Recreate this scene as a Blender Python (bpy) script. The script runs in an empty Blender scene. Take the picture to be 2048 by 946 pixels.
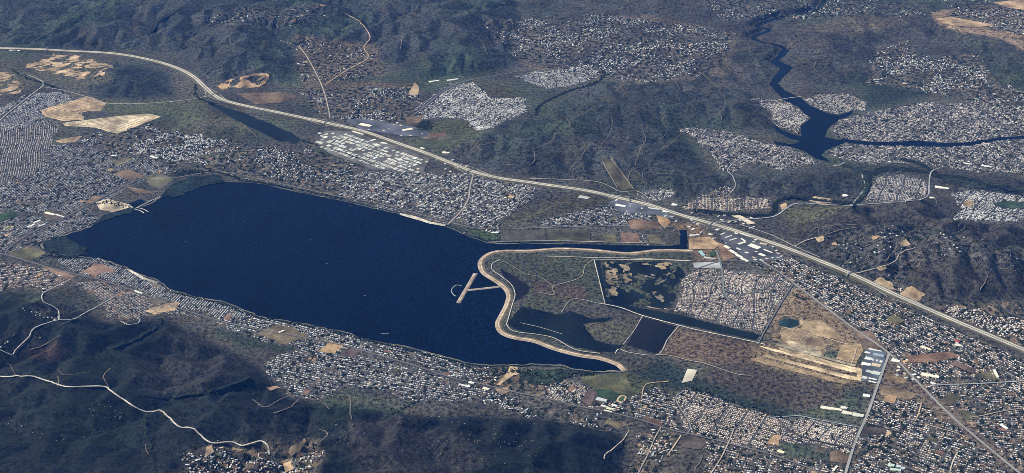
import bpy, math, random, heapq
import numpy as np
from mathutils import Vector
from mathutils.geometry import delaunay_2d_cdt

# ------------------------------------------------------------------ camera
SC = bpy.context.scene
W0, H0 = 2048.0, 946.0
CAM_Z = 8000.0
PITCH = math.radians(27.0)
HFOV = math.radians(40.0)
FPX = (W0 / 2) / math.tan(HFOV / 2)
cam_data = bpy.data.cameras.new("camera")
cam_data.sensor_width = 36.0
cam_data.lens = 18.0 / math.tan(HFOV / 2)
cam_data.clip_start = 10.0
cam_data.clip_end = 300000.0
cam = bpy.data.objects.new("camera", cam_data)
cam.location = (0, 0, CAM_Z)
cam.rotation_euler = (math.pi / 2 - PITCH, 0, 0)
SC.collection.objects.link(cam)
SC.camera = cam

# ------------------------------------------------------------------ sky, sun, exposure
SUN_AZ, SUN_EL = math.radians(-72), math.radians(42)
world = bpy.data.worlds.new("World")
SC.world = world
world.use_nodes = True
wn = world.node_tree
sky = wn.nodes.new("ShaderNodeTexSky")
sky.sky_type = 'NISHITA'
sky.sun_disc = False
sky.sun_elevation = SUN_EL
sky.sun_rotation = SUN_AZ % (2 * math.pi)
sky.altitude = 400
wn.links.new(sky.outputs[0], wn.nodes["Background"].inputs[0])
wn.nodes["Background"].inputs[1].default_value = 0.055
sun_d = bpy.data.lights.new("sun", 'SUN')
sun_d.energy = 5.0
sun_d.angle = math.radians(0.53)
sun_d.color = (1.0, 0.98, 0.95)
sun = bpy.data.objects.new("sun", sun_d)
sdir = Vector((math.sin(SUN_AZ) * math.cos(SUN_EL), math.cos(SUN_AZ) * math.cos(SUN_EL), math.sin(SUN_EL)))
sun.rotation_euler = (-sdir).to_track_quat('-Z', 'Y').to_euler()
sun.location = (0, 12000, 9000)
SC.collection.objects.link(sun)
SC.view_settings.view_transform = 'Standard'
SC.view_settings.look = 'None'
SC.view_settings.gamma = 1
SC.view_settings.use_curve_mapping = False
SC.view_settings.exposure = 0.18

SC.cycles.filter_width = 0.8
SC.cycles.use_denoising = True
SC.cycles.denoiser = 'OPENIMAGEDENOISE'
SC.cycles.denoising_input_passes = 'RGB_ALBEDO_NORMAL'
SC.cycles.denoising_prefilter = 'NONE'
SC.cycles.use_adaptive_sampling = False

rng = np.random.default_rng(7)
random.seed(7)
COL = SC.collection

# ------------------------------------------------------------------ helpers
cP, sP = math.cos(PITCH), math.sin(PITCH)

def rays(p):
    p = np.asarray(p, float).reshape(-1, 2)
    dx = (p[:, 0] - W0 / 2) / FPX
    dy = -(p[:, 1] - H0 / 2) / FPX
    return np.stack([dx, cP + dy * sP, -sP + dy * cP], 1)

def flat(p, z=0.0):
    """points of the plan read off the photograph, on the level plain"""
    d = rays(p)
    t = (z - CAM_Z) / d[:, 2]
    return (d * t[:, None])[:, :2]

def to_px(xyz):
    xyz = np.asarray(xyz, float)
    v = xyz - np.array([0, 0, CAM_Z])
    zf = v[:, 1] * cP - v[:, 2] * sP
    up = v[:, 1] * sP + v[:, 2] * cP
    zf = np.maximum(zf, 1.0)
    return np.stack([W0 / 2 + FPX * v[:, 0] / zf, H0 / 2 - FPX * up / zf], 1)

def hash2(ix, iy, seed):
    h = (ix.astype(np.int64) * 374761393 + iy.astype(np.int64) * 668265263 + seed * 1274126177) & 0xffffffff
    h = ((h ^ (h >> 13)) * 1103515245) & 0xffffffff
    h = ((h ^ (h >> 16)) * 2246822519) & 0xffffffff
    return (h ^ (h >> 15)) & 0xffff

def gnoise(x, y, seed=0):
    ix, iy = np.floor(x), np.floor(y)
    fx, fy = x - ix, y - iy
    u = fx * fx * fx * (fx * (fx * 6 - 15) + 10)
    v = fy * fy * fy * (fy * (fy * 6 - 15) + 10)
    def g(ox, oy):
        a = hash2(ix + ox, iy + oy, seed) * (2 * math.pi / 65536.0)
        return np.cos(a) * (fx - ox) + np.sin(a) * (fy - oy)
    a = g(0, 0) * (1 - u) + g(1, 0) * u
    b = g(0, 1) * (1 - u) + g(1, 1) * u
    return (a * (1 - v) + b * v) * 1.5

def fbm(x, y, lam, octs, seed=0, gain=0.5):
    s, a, f = 0, 1.0, 1.0 / lam
    for i in range(octs):
        s = s + a * gnoise(x * f + 17.3 * i, y * f - 9.1 * i, seed + i)
        a *= gain
        f *= 2.03
    return s

def inside(poly, x, y):
    poly = np.asarray(poly, float)
    r = np.zeros(x.shape, bool)
    n = len(poly)
    for i in range(n):
        x1, y1 = poly[i]
        x2, y2 = poly[(i + 1) % n]
        if y1 == y2:
            continue
        c = (y1 > y) != (y2 > y)
        r ^= c & (x < (x2 - x1) * (y - y1) / (y2 - y1) + x1)
    return r

def smooth_line(pts, step, closed=False):
    """Catmull-Rom through pts, resampled at step"""
    P = np.asarray(pts, float)
    if len(P) < 3:
        Q = [P[0] + (P[-1] - P[0]) * t for t in np.linspace(0, 1, 40)]
        Q = np.array(Q)
    else:
        E = np.vstack([2 * P[0] - P[1], P, 2 * P[-1] - P[-2]])
        Q = []
        for i in range(1, len(E) - 2):
            p0, p1, p2, p3 = E[i - 1], E[i], E[i + 1], E[i + 2]
            for t in np.linspace(0, 1, 16, endpoint=False):
                Q.append(0.5 * (2 * p1 + (p2 - p0) * t + (2 * p0 - 5 * p1 + 4 * p2 - p3) * t * t + (3 * p1 - p0 - 3 * p2 + p3) * t ** 3))
        Q.append(P[-1])
        Q = np.array(Q)
    d = np.r_[0, np.cumsum(np.linalg.norm(np.diff(Q, axis=0), axis=1))]
    n = max(2, int(d[-1] / step) + 1)
    s = np.linspace(0, d[-1], n)
    return np.stack([np.interp(s, d, Q[:, k]) for k in range(Q.shape[1])], 1)

def densify(poly, step):
    P = np.asarray(poly, float)
    out = []
    for i in range(len(P)):
        a, b = P[i], P[(i + 1) % len(P)]
        n = max(1, int(np.linalg.norm(b - a) / step))
        for k in range(n):
            out.append(a + (b - a) * k / n)
    return np.array(out)

def mesh_np(name, verts, faces, mats=(), face_cols=None, vert_cols=None, smooth=False, mat_idx=None):
    """faces: (n,3) or (n,4) int array or a list of such arrays"""
    fl = faces if isinstance(faces, list) else [faces]
    fl = [np.asarray(f, np.int32) for f in fl if len(f)]
    loops = np.concatenate([f.ravel() for f in fl])
    tot = np.concatenate([np.full(len(f), f.shape[1], np.int32) for f in fl])
    start = np.r_[0, np.cumsum(tot)[:-1]].astype(np.int32)
    me = bpy.data.meshes.new(name)
    verts = np.asarray(verts, np.float32)
    me.vertices.add(len(verts))
    me.vertices.foreach_set("co", verts.ravel())
    me.loops.add(len(loops))
    me.loops.foreach_set("vertex_index", loops)
    me.polygons.add(len(tot))
    me.polygons.foreach_set("loop_start", start)
    me.polygons.foreach_set("loop_total", tot)
    if smooth:
        me.polygons.foreach_set("use_smooth", np.ones(len(tot), bool))
    if mat_idx is not None:
        me.polygons.foreach_set("material_index", np.asarray(mat_idx, np.int32))
    for m in mats:
        me.materials.append(m)
    if face_cols is not None:
        a = me.attributes.new("col", 'FLOAT_COLOR', 'FACE')
        c = np.ones((len(tot), 4), np.float32)
        c[:, :3] = face_cols
        a.data.foreach_set("color", c.ravel())
    if vert_cols is not None:
        a = me.attributes.new("col", 'FLOAT_COLOR', 'POINT')
        c = np.ones((len(verts), 4), np.float32)
        c[:, :3] = vert_cols
        a.data.foreach_set("color", c.ravel())
    me.update(calc_edges=True)
    return me

def link(name, data, parent=None, label=None, cat=None, group=None, kind=None):
    o = bpy.data.objects.new(name, data)
    COL.objects.link(o)
    if parent is not None:
        o.parent = parent
    if label:
        o["label"] = label
    if cat:
        o["category"] = cat
    if group:
        o["group"] = group
    if kind:
        o["kind"] = kind
    return o

# ------------------------------------------------------------------ materials
def nt(name):
    m = bpy.data.materials.new(name)
    m.use_nodes = True
    t = m.node_tree
    return m, t, t.nodes["Principled BSDF"]

def N(t, kind, **kw):
    n = t.nodes.new(kind)
    for k, v in kw.items():
        setattr(n, k, v)
    return n

def cover_mat(name, scale1, scale2, amt, rough=0.95, bump=0.0, spec=0.1, lo=0.7, hi=1.3):
    """colour of the cover (attribute) broken up by two noises"""
    m, t, b = nt(name)
    at = N(t, "ShaderNodeAttribute", attribute_name="col")
    geo = N(t, "ShaderNodeNewGeometry")
    n1 = N(t, "ShaderNodeTexNoise")
    n1.inputs["Scale"].default_value = scale1
    n1.inputs["Detail"].default_value = 4
    n1.inputs["Roughness"].default_value = 0.65
    n2 = N(t, "ShaderNodeTexNoise")
    n2.inputs["Scale"].default_value = scale2
    n2.inputs["Detail"].default_value = 3
    n2.inputs["Roughness"].default_value = 0.7
    for n in (n1, n2):
        t.links.new(geo.outputs["Position"], n.inputs["Vector"])
    a = N(t, "ShaderNodeMath", operation='ADD')
    t.links.new(n1.outputs[0], a.inputs[0])
    t.links.new(n2.outputs[0], a.inputs[1])
    mr = N(t, "ShaderNodeMapRange")
    mr.inputs[1].default_value = lo
    mr.inputs[2].default_value = hi
    mr.inputs[3].default_value = 1 - amt
    mr.inputs[4].default_value = 1 + amt
    t.links.new(a.outputs[0], mr.inputs[0])
    mul = N(t, "ShaderNodeVectorMath", operation='SCALE')
    t.links.new(at.outputs["Color"], mul.inputs[0])
    t.links.new(mr.outputs[0], mul.inputs["Scale"])
    t.links.new(mul.outputs[0], b.inputs["Base Color"])
    b.inputs["Roughness"].default_value = rough
    b.inputs["Specular IOR Level"].default_value = spec
    if bump:
        bp = N(t, "ShaderNodeBump")
        bp.inputs["Strength"].default_value = 1.0
        bp.inputs["Distance"].default_value = bump
        t.links.new(a.outputs[0], bp.inputs["Height"])
        t.links.new(bp.outputs[0], b.inputs["Normal"])
    return m

M_GROUND = cover_mat("brush_and_soil", 0.022, 0.085, 0.95, bump=9.0, lo=0.84, hi=1.16)
M_SOIL = cover_mat("bare_soil", 0.012, 0.05, 0.4, bump=2.5, lo=.78, hi=1.22)
M_ROAD = cover_mat("worn_pavement", 0.004, 0.06, 0.12, rough=0.85, spec=0.2)
M_HOUSE = cover_mat("house_surfaces", 0.03, 0.2, 0.15, rough=0.8, spec=0.2)
M_LEAF = cover_mat("foliage", 0.05, 0.3, 0.5, rough=0.9, spec=0.1)
M_ROCK = cover_mat("rock", 0.03, 0.12, 0.5, rough=0.95, bump=3.0)

def water_mat(name, col, rough):
    m, t, b = nt(name)
    geo = N(t, "ShaderNodeNewGeometry")
    mp = N(t, "ShaderNodeMapping")
    mp.inputs["Scale"].default_value = (1.0, 0.45, 1.0)
    mp.inputs["Rotation"].default_value = (0, 0, 0.5)
    t.links.new(geo.outputs["Position"], mp.inputs[0])
    n = N(t, "ShaderNodeTexNoise")
    n.inputs["Scale"].default_value = 0.0009
    n.inputs["Detail"].default_value = 5
    n.inputs["Distortion"].default_value = 2.2
    t.links.new(mp.outputs[0], n.inputs[0])
    r = N(t, "ShaderNodeMapRange")
    r.inputs[1].default_value = 0.35
    r.inputs[2].default_value = 0.7
    r.inputs[3].default_value = 0.35
    r.inputs[4].default_value = 1.7
    t.links.new(n.outputs[0], r.inputs[0])
    sc = N(t, "ShaderNodeVectorMath", operation='SCALE')
    sc.inputs[0].default_value = col
    t.links.new(r.outputs[0], sc.inputs["Scale"])
    t.links.new(sc.outputs[0], b.inputs["Base Color"])
    w = N(t, "ShaderNodeTexNoise")
    w.inputs["Scale"].default_value = 0.035
    w.inputs["Detail"].default_value = 6
    w.inputs["Roughness"].default_value = 0.7
    t.links.new(geo.outputs["Position"], w.inputs["Vector"])
    bp = N(t, "ShaderNodeBump")
    bp.inputs["Strength"].default_value = 0.6
    bp.inputs["Distance"].default_value = 5.0
    t.links.new(w.outputs[0], bp.inputs["Height"])
    t.links.new(bp.outputs[0], b.inputs["Normal"])
    b.inputs["Roughness"].default_value = rough
    b.inputs["IOR"].default_value = 1.33
    b.inputs["Specular IOR Level"].default_value = 0.18
    return m

M_WATER = water_mat("lake_water", (0.0003, 0.0024, 0.010), 0.2)
M_POND = water_mat("pond_water", (0.011, 0.010, 0.009), 0.35)
M_MARSH = water_mat("marsh_water", (0.007, 0.011, 0.009), 0.35)

M_SHALLOW = water_mat("shallow_lake_water", (0.004, 0.014, 0.022), 0.25)
M_TEAL = water_mat("shallow_teal_water", (0.035, 0.08, 0.08), 0.3)

def paint_mat(name, col, rough=0.7, amt=0.12):
    m, t, b = nt(name)
    geo = N(t, "ShaderNodeNewGeometry")
    n = N(t, "ShaderNodeTexNoise")
    n.inputs["Scale"].default_value = 0.12
    n.inputs["Detail"].default_value = 4
    t.links.new(geo.outputs["Position"], n.inputs["Vector"])
    r = N(t, "ShaderNodeMapRange")
    r.inputs[1].default_value = 0.3
    r.inputs[2].default_value = 0.7
    r.inputs[3].default_value = 1 - amt
    r.inputs[4].default_value = 1 + amt
    t.links.new(n.outputs[0], r.inputs[0])
    s = N(t, "ShaderNodeVectorMath", operation='SCALE')
    s.inputs[0].default_value = col
    t.links.new(r.outputs[0], s.inputs["Scale"])
    t.links.new(s.outputs[0], b.inputs["Base Color"])
    b.inputs["Roughness"].default_value = rough
    return m

# ------------------------------------------------------------------ the plan of the valley (read off the photograph, then laid out on the ground)
LAKE = [(82,489),(113,474),(150,463),(178,453),(205,438),(240,425),(270,416),(297,409),(321,394),(355,391),(379,380),(403,370),(441,363),(513,366),(581,380),(649,394),(697,404),(748,416),(800,428),(858,445),(892,452),(926,467),(953,477),(974,484),(1022,487),(1124,487),(1193,489),(1329,492),(1360,489),(1360,460),(1374,459),(1375,494),(1380,500),(1320,502),(1254,508),(1190,502),(1120,499),(1060,503),(1000,504),(978,511),(964,525),(970,545),(992,560),(1012,575),(1020,590),(1016,610),(1006,630),(998,648),(1006,665),(1030,675),(1070,682),(1110,697),(1160,710),(1200,716),(1235,729),(1250,741),(1200,743),(1150,739),(1122,731),(1060,729),(1000,730),(960,729),(935,726),(900,716),(870,709),(820,696),(770,687),(720,677),(697,666),(650,657),(598,646),(513,633),(506,628),(455,607),(393,594),(342,580),(314,561),(270,546),(253,537),(205,520),(195,517),(144,512),(96,501)]
CANYON_LAKE = [(1563,99),(1553,113),(1539,123),(1560,137),(1550,150),(1538,167),(1553,185),(1570,202),(1594,212),(1608,226),(1621,236),(1601,253),(1603,273),(1587,270),(1560,258),(1543,244),(1553,263),(1580,277),(1601,282),(1584,289),(1546,282),(1550,289),(1584,294),(1608,302),(1632,318),(1680,328),(1660,322),(1644,311),(1650,301),(1690,285),(1734,291),(1785,292),(1895,294),(1943,292),(1997,281),(2070,275),(2070,270),(1997,275),(1943,284),(1895,286),(1826,281),(1785,284),(1734,283),(1690,278),(1676,280),(1650,274),(1656,256),(1673,243),(1703,229),(1707,221),(1676,231),(1656,226),(1621,212),(1601,195),(1570,181),(1556,167),(1574,147),(1587,135),(1567,126),(1558,121),(1572,109),(1580,99)]
RIVER = [(1655,-8),(1632,20),(1600,30),(1560,35),(1512,52),(1538,60),(1506,74),(1520,83),(1560,92),(1571,102)]
PONDS = [  # name, label, polygon, material key
    ("pond_water", "dark purple shallow pond just inside the curved levee", [(998,535),(1030,553),(1059,573),(1056,587),(1040,597),(1029,606),(1027,580),(1010,556)], 'pond'),
    ("pond_water", "long black pond behind the lower levee bend", [(1019,640),(1043,613),(1075,619),(1118,630),(1140,622),(1158,628),(1185,638),(1232,634),(1210,643),(1166,647),(1176,664),(1190,680),(1215,688),(1245,690),(1236,704),(1195,703),(1150,694),(1100,672),(1040,662),(1017,652)], 'marsh'),
    ("pond_water", "square black pond beside the straight canal", [(1285,634),(1352,653),(1315,708),(1253,690)], 'pond'),
    ("canal_water", "straight dark canal below the new housing tract", [(1212,600),(1280,616),(1360,630),(1400,640),(1522,670),(1510,680),(1400,656),(1285,631),(1210,611)], 'marsh'),
    ("marsh_water", "dark marsh water with tan islands beside the new housing tract", [(1204,523),(1345,523),(1366,540),(1372,552),(1348,572),(1350,600),(1335,618),(1290,612),(1212,607)], 'marsh'),
    ("ditch_water", "narrow dark ditch between two pale dike tracks", [(1190,521),(1200,521),(1214,606),(1208,608)], 'marsh'),
    ("harbour_water", "small blue boat harbour inside the marina walls", [(258,407),(280,398),(292,404),(268,416)], 'lake'),
    ("pond_water", "small teal pond north of the airfield", [(1558,642),(1570,636),(1595,640),(1598,650),(1580,656),(1560,652)], 'teal'),
    ("creek_water", "dark creek pool strip below the freeway embankment", [(412,205),(425,206),(450,216),(490,226),(520,240),(545,248),(570,262),(585,266),(600,278),(592,290),(575,282),(560,284),(530,268),(500,254),(470,240),(440,222)], 'marsh'),
]
LEVEE = [(1386,502),(1320,501),(1254,507),(1190,501),(1120,498),(1060,502),(1000,503),(976,510),(962,525),(968,545),(990,560),(1010,575),(1019,590),(1015,610),(1005,630),(997,648),(1005,665),(1030,675),(1070,682),(1110,697),(1160,710),(1200,716),(1235,728),(1250,741)]
FREEWAY = [(-60,96),(60,99),(140,103),(230,108),(300,120),(350,135),(385,153),(410,175),(430,192),(455,203),(500,214),(560,226),(620,239),(680,252),(730,264),(790,285),(850,306),(900,326),(950,345),(1000,357),(1050,364),(1120,374),(1180,383),(1240,397),(1300,411),(1360,430),(1420,447),(1480,465),(1540,485),(1600,507),(1700,548),(1800,595),(1900,638),(2000,680),(2110,726)]

# hills: polygon, height m, wavelength m, cover colour
HILLS = [
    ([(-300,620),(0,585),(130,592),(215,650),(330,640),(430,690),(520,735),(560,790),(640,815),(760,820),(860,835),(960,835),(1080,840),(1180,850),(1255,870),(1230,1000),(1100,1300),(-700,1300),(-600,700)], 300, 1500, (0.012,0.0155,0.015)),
    ([(1270,905),(1330,890),(1420,880),(1440,920),(1390,960),(1300,980)], 60, 800, (0.012,0.0155,0.015)),
    ([(-200,-200),(1000,-200),(1040,90),(1030,140),(900,150),(830,155),(740,90),(600,100),(590,170),(480,180),(430,170),(380,130),(230,95),(-200,85)], 170, 1150, (0.044,0.050,0.050)),
    ([(170,130),(250,128),(340,150),(390,185),(370,198),(215,200),(150,170)], 110, 900, (0.034,0.042,0.044)),
    ([(870,285),(940,260),(1060,240),(1200,165),(1400,160),(1510,200),(1560,260),(1400,250),(1370,260),(1440,340),(1640,340),(1720,350),(1715,385),(1600,392),(1540,395),(1480,385),(1400,390),(1260,380),(1180,365),(1050,350),(960,330)], 130, 850, (0.043,0.048,0.046)),
    ([(1200,55),(1500,90),(1540,110),(1530,180),(1400,160),(1290,140)], 90, 900, (0.048,0.050,0.048)),
    ([(1560,30),(1880,30),(1960,80),(2200,110),(2200,190),(2000,180),(1950,110),(1830,75),(1760,85),(1740,170),(1620,180),(1580,130)], 115, 900, (0.046,0.049,0.049)),
    ([(1565,440),(1620,415),(1760,412),(1880,400),(1905,440),(2200,445),(2200,590),(1900,605),(1830,590),(1700,530),(1600,485)], 205, 850, (0.044,0.043,0.038)),
    ([(1870,345),(2200,385),(2200,395),(1900,385)], 60, 600, (0.05,0.05,0.045)),
    ([(985,445),(1100,400),(1190,395),(1240,405),(1200,425),(1090,445)], 65, 700, (0.075,0.075,0.05)),
    ([(370,315),(470,300),(620,310),(660,330),(620,360),(500,350),(440,340)], 60, 700, (0.065,0.07,0.045)),
    ([(330,220),(420,210),(530,255),(510,280),(400,275),(340,262)], 70, 700, (0.07,0.07,0.05)),
    ([(80,270),(115,250),(160,252),(175,265),(150,280),(105,283)], 45, 400, (0.06,0.06,0.045)),
    ([(30,590),(95,570),(160,575),(210,610),(140,640),(60,640)], 40, 500, (0.045,0.05,0.04)),
    ([(900,165),(1010,160),(1030,190),(985,195),(950,165)], 40, 600, (0.07,0.07,0.05)),
]
HILLS.append(([(1030,-250),(2400,-250),(2400,215),(1960,200),(1700,178),(1630,150),(1480,150),(1200,160),(1040,120)], 48, 900, (0.052,0.053,0.050)))
# soft-edged ground cover: polygon, colour
COVER = [
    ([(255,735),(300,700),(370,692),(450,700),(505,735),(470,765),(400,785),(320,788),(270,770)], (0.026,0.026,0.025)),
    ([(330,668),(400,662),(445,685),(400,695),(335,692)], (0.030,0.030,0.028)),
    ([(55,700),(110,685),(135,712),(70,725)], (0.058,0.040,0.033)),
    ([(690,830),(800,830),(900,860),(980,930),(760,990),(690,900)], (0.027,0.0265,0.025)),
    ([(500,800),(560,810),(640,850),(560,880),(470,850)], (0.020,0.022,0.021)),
    ([(985,508),(1385,506),(1385,545),(1340,620),(1200,612),(1150,606),(1040,618),(1062,590),(1060,570),(1000,540),(975,525)], (0.062,0.07,0.047)),
    ([(1060,560),(1120,562),(1165,575),(1190,600),(1150,605),(1070,590)], (0.09,0.07,0.055)),
    ([(1165,640),(1245,650),(1285,635),(1255,690),(1190,680)], (0.085,0.08,0.055)),
    ([(1355,655),(1520,690),(1500,740),(1420,730),(1315,708)], (0.115,0.084,0.060)),
    ([(1420,735),(1500,720),(1690,775),(1680,800),(1600,828),(1520,800),(1400,765)], (0.075,0.062,0.052)),
    ([(1255,745),(1320,720),(1420,765),(1560,820),(1600,838),(1500,835),(1330,772)], (0.030,0.042,0.035)),
    ([(1165,750),(1260,745),(1370,790),(1260,795),(1180,770)], (0.065,0.075,0.04)),
    ([(985,460),(1365,458),(1362,488),(1000,485)], (0.072,0.07,0.052)),
    ([(1860,25),(2100,-10),(2100,80),(1960,70),(1880,52)], (0.27,0.20,0.14)),
    ([(1930,60),(2100,90),(2100,130),(2010,80)], (0.25,0.19,0.14)),
    ([(1590,60),(1700,30),(1850,40),(1700,70)], (0.09,0.08,0.065)),
    ([(600,160),(830,165),(850,225),(760,248),(640,232)], (0.10,0.082,0.06)),
    ([(590,70),(750,90),(770,150),(600,160)], (0.115,0.09,0.065)),
    ([(970,40),(1300,30),(1480,70),(1450,150),(1300,168),(1060,140)], (0.105,0.09,0.07)),
    ([(820,255),(900,235),(1000,250),(900,300),(850,300)], (0.075,0.08,0.045)),
    ([(1540,590),(1600,570),(1690,640),(1730,690),(1690,705),(1540,680)], (0.20,0.15,0.10)),
    ([(1500,690),(1540,685),(1728,735),(1735,768),(1690,775),(1500,722)], (0.165,0.125,0.078)),
    ([(1740,700),(2048,720),(2100,946),(1700,946),(1740,830)], (0.15,0.12,0.095)),
    ([(1260,862),(1330,860),(1690,935),(1690,980),(1270,980)], (0.085,0.077,0.063)),
    ([(400,895),(545,885),(640,880),(640,980),(380,980)], (0.10,0.085,0.065)),
    ([(1330,445),(1400,450),(1470,520),(1390,525),(1370,470)], (0.17,0.12,0.08)),
    ([(0,120),(200,110),(230,160),(170,175),(90,165),(0,200)], (0.075,0.075,0.055)),
    ([(200,200),(420,200),(330,235),(230,240)], (0.075,0.085,0.05)),
    ([(455,640),(540,655),(620,690),(560,705),(480,690),(420,660)], (0.038,0.050,0.036)),
    ([(1780,170),(1840,165),(1850,190),(1730,215),(1720,195)], (0.036,0.046,0.038)),
    ([(1560,420),(1620,405),(1690,415),(1640,440),(1580,450)], (0.075,0.075,0.045)),
]
TAN, PALE, BROWN, RED, OLIVE, TURF, GREY, DARK, LITE = (0.40,0.30,0.20), (0.56,0.47,0.34), (0.155,0.112,0.08), (0.17,0.105,0.08), (0.11,0.105,0.06), (0.036,0.066,0.034), (0.26,0.26,0.26), (0.05,0.05,0.052), (0.5,0.47,0.4)
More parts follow.
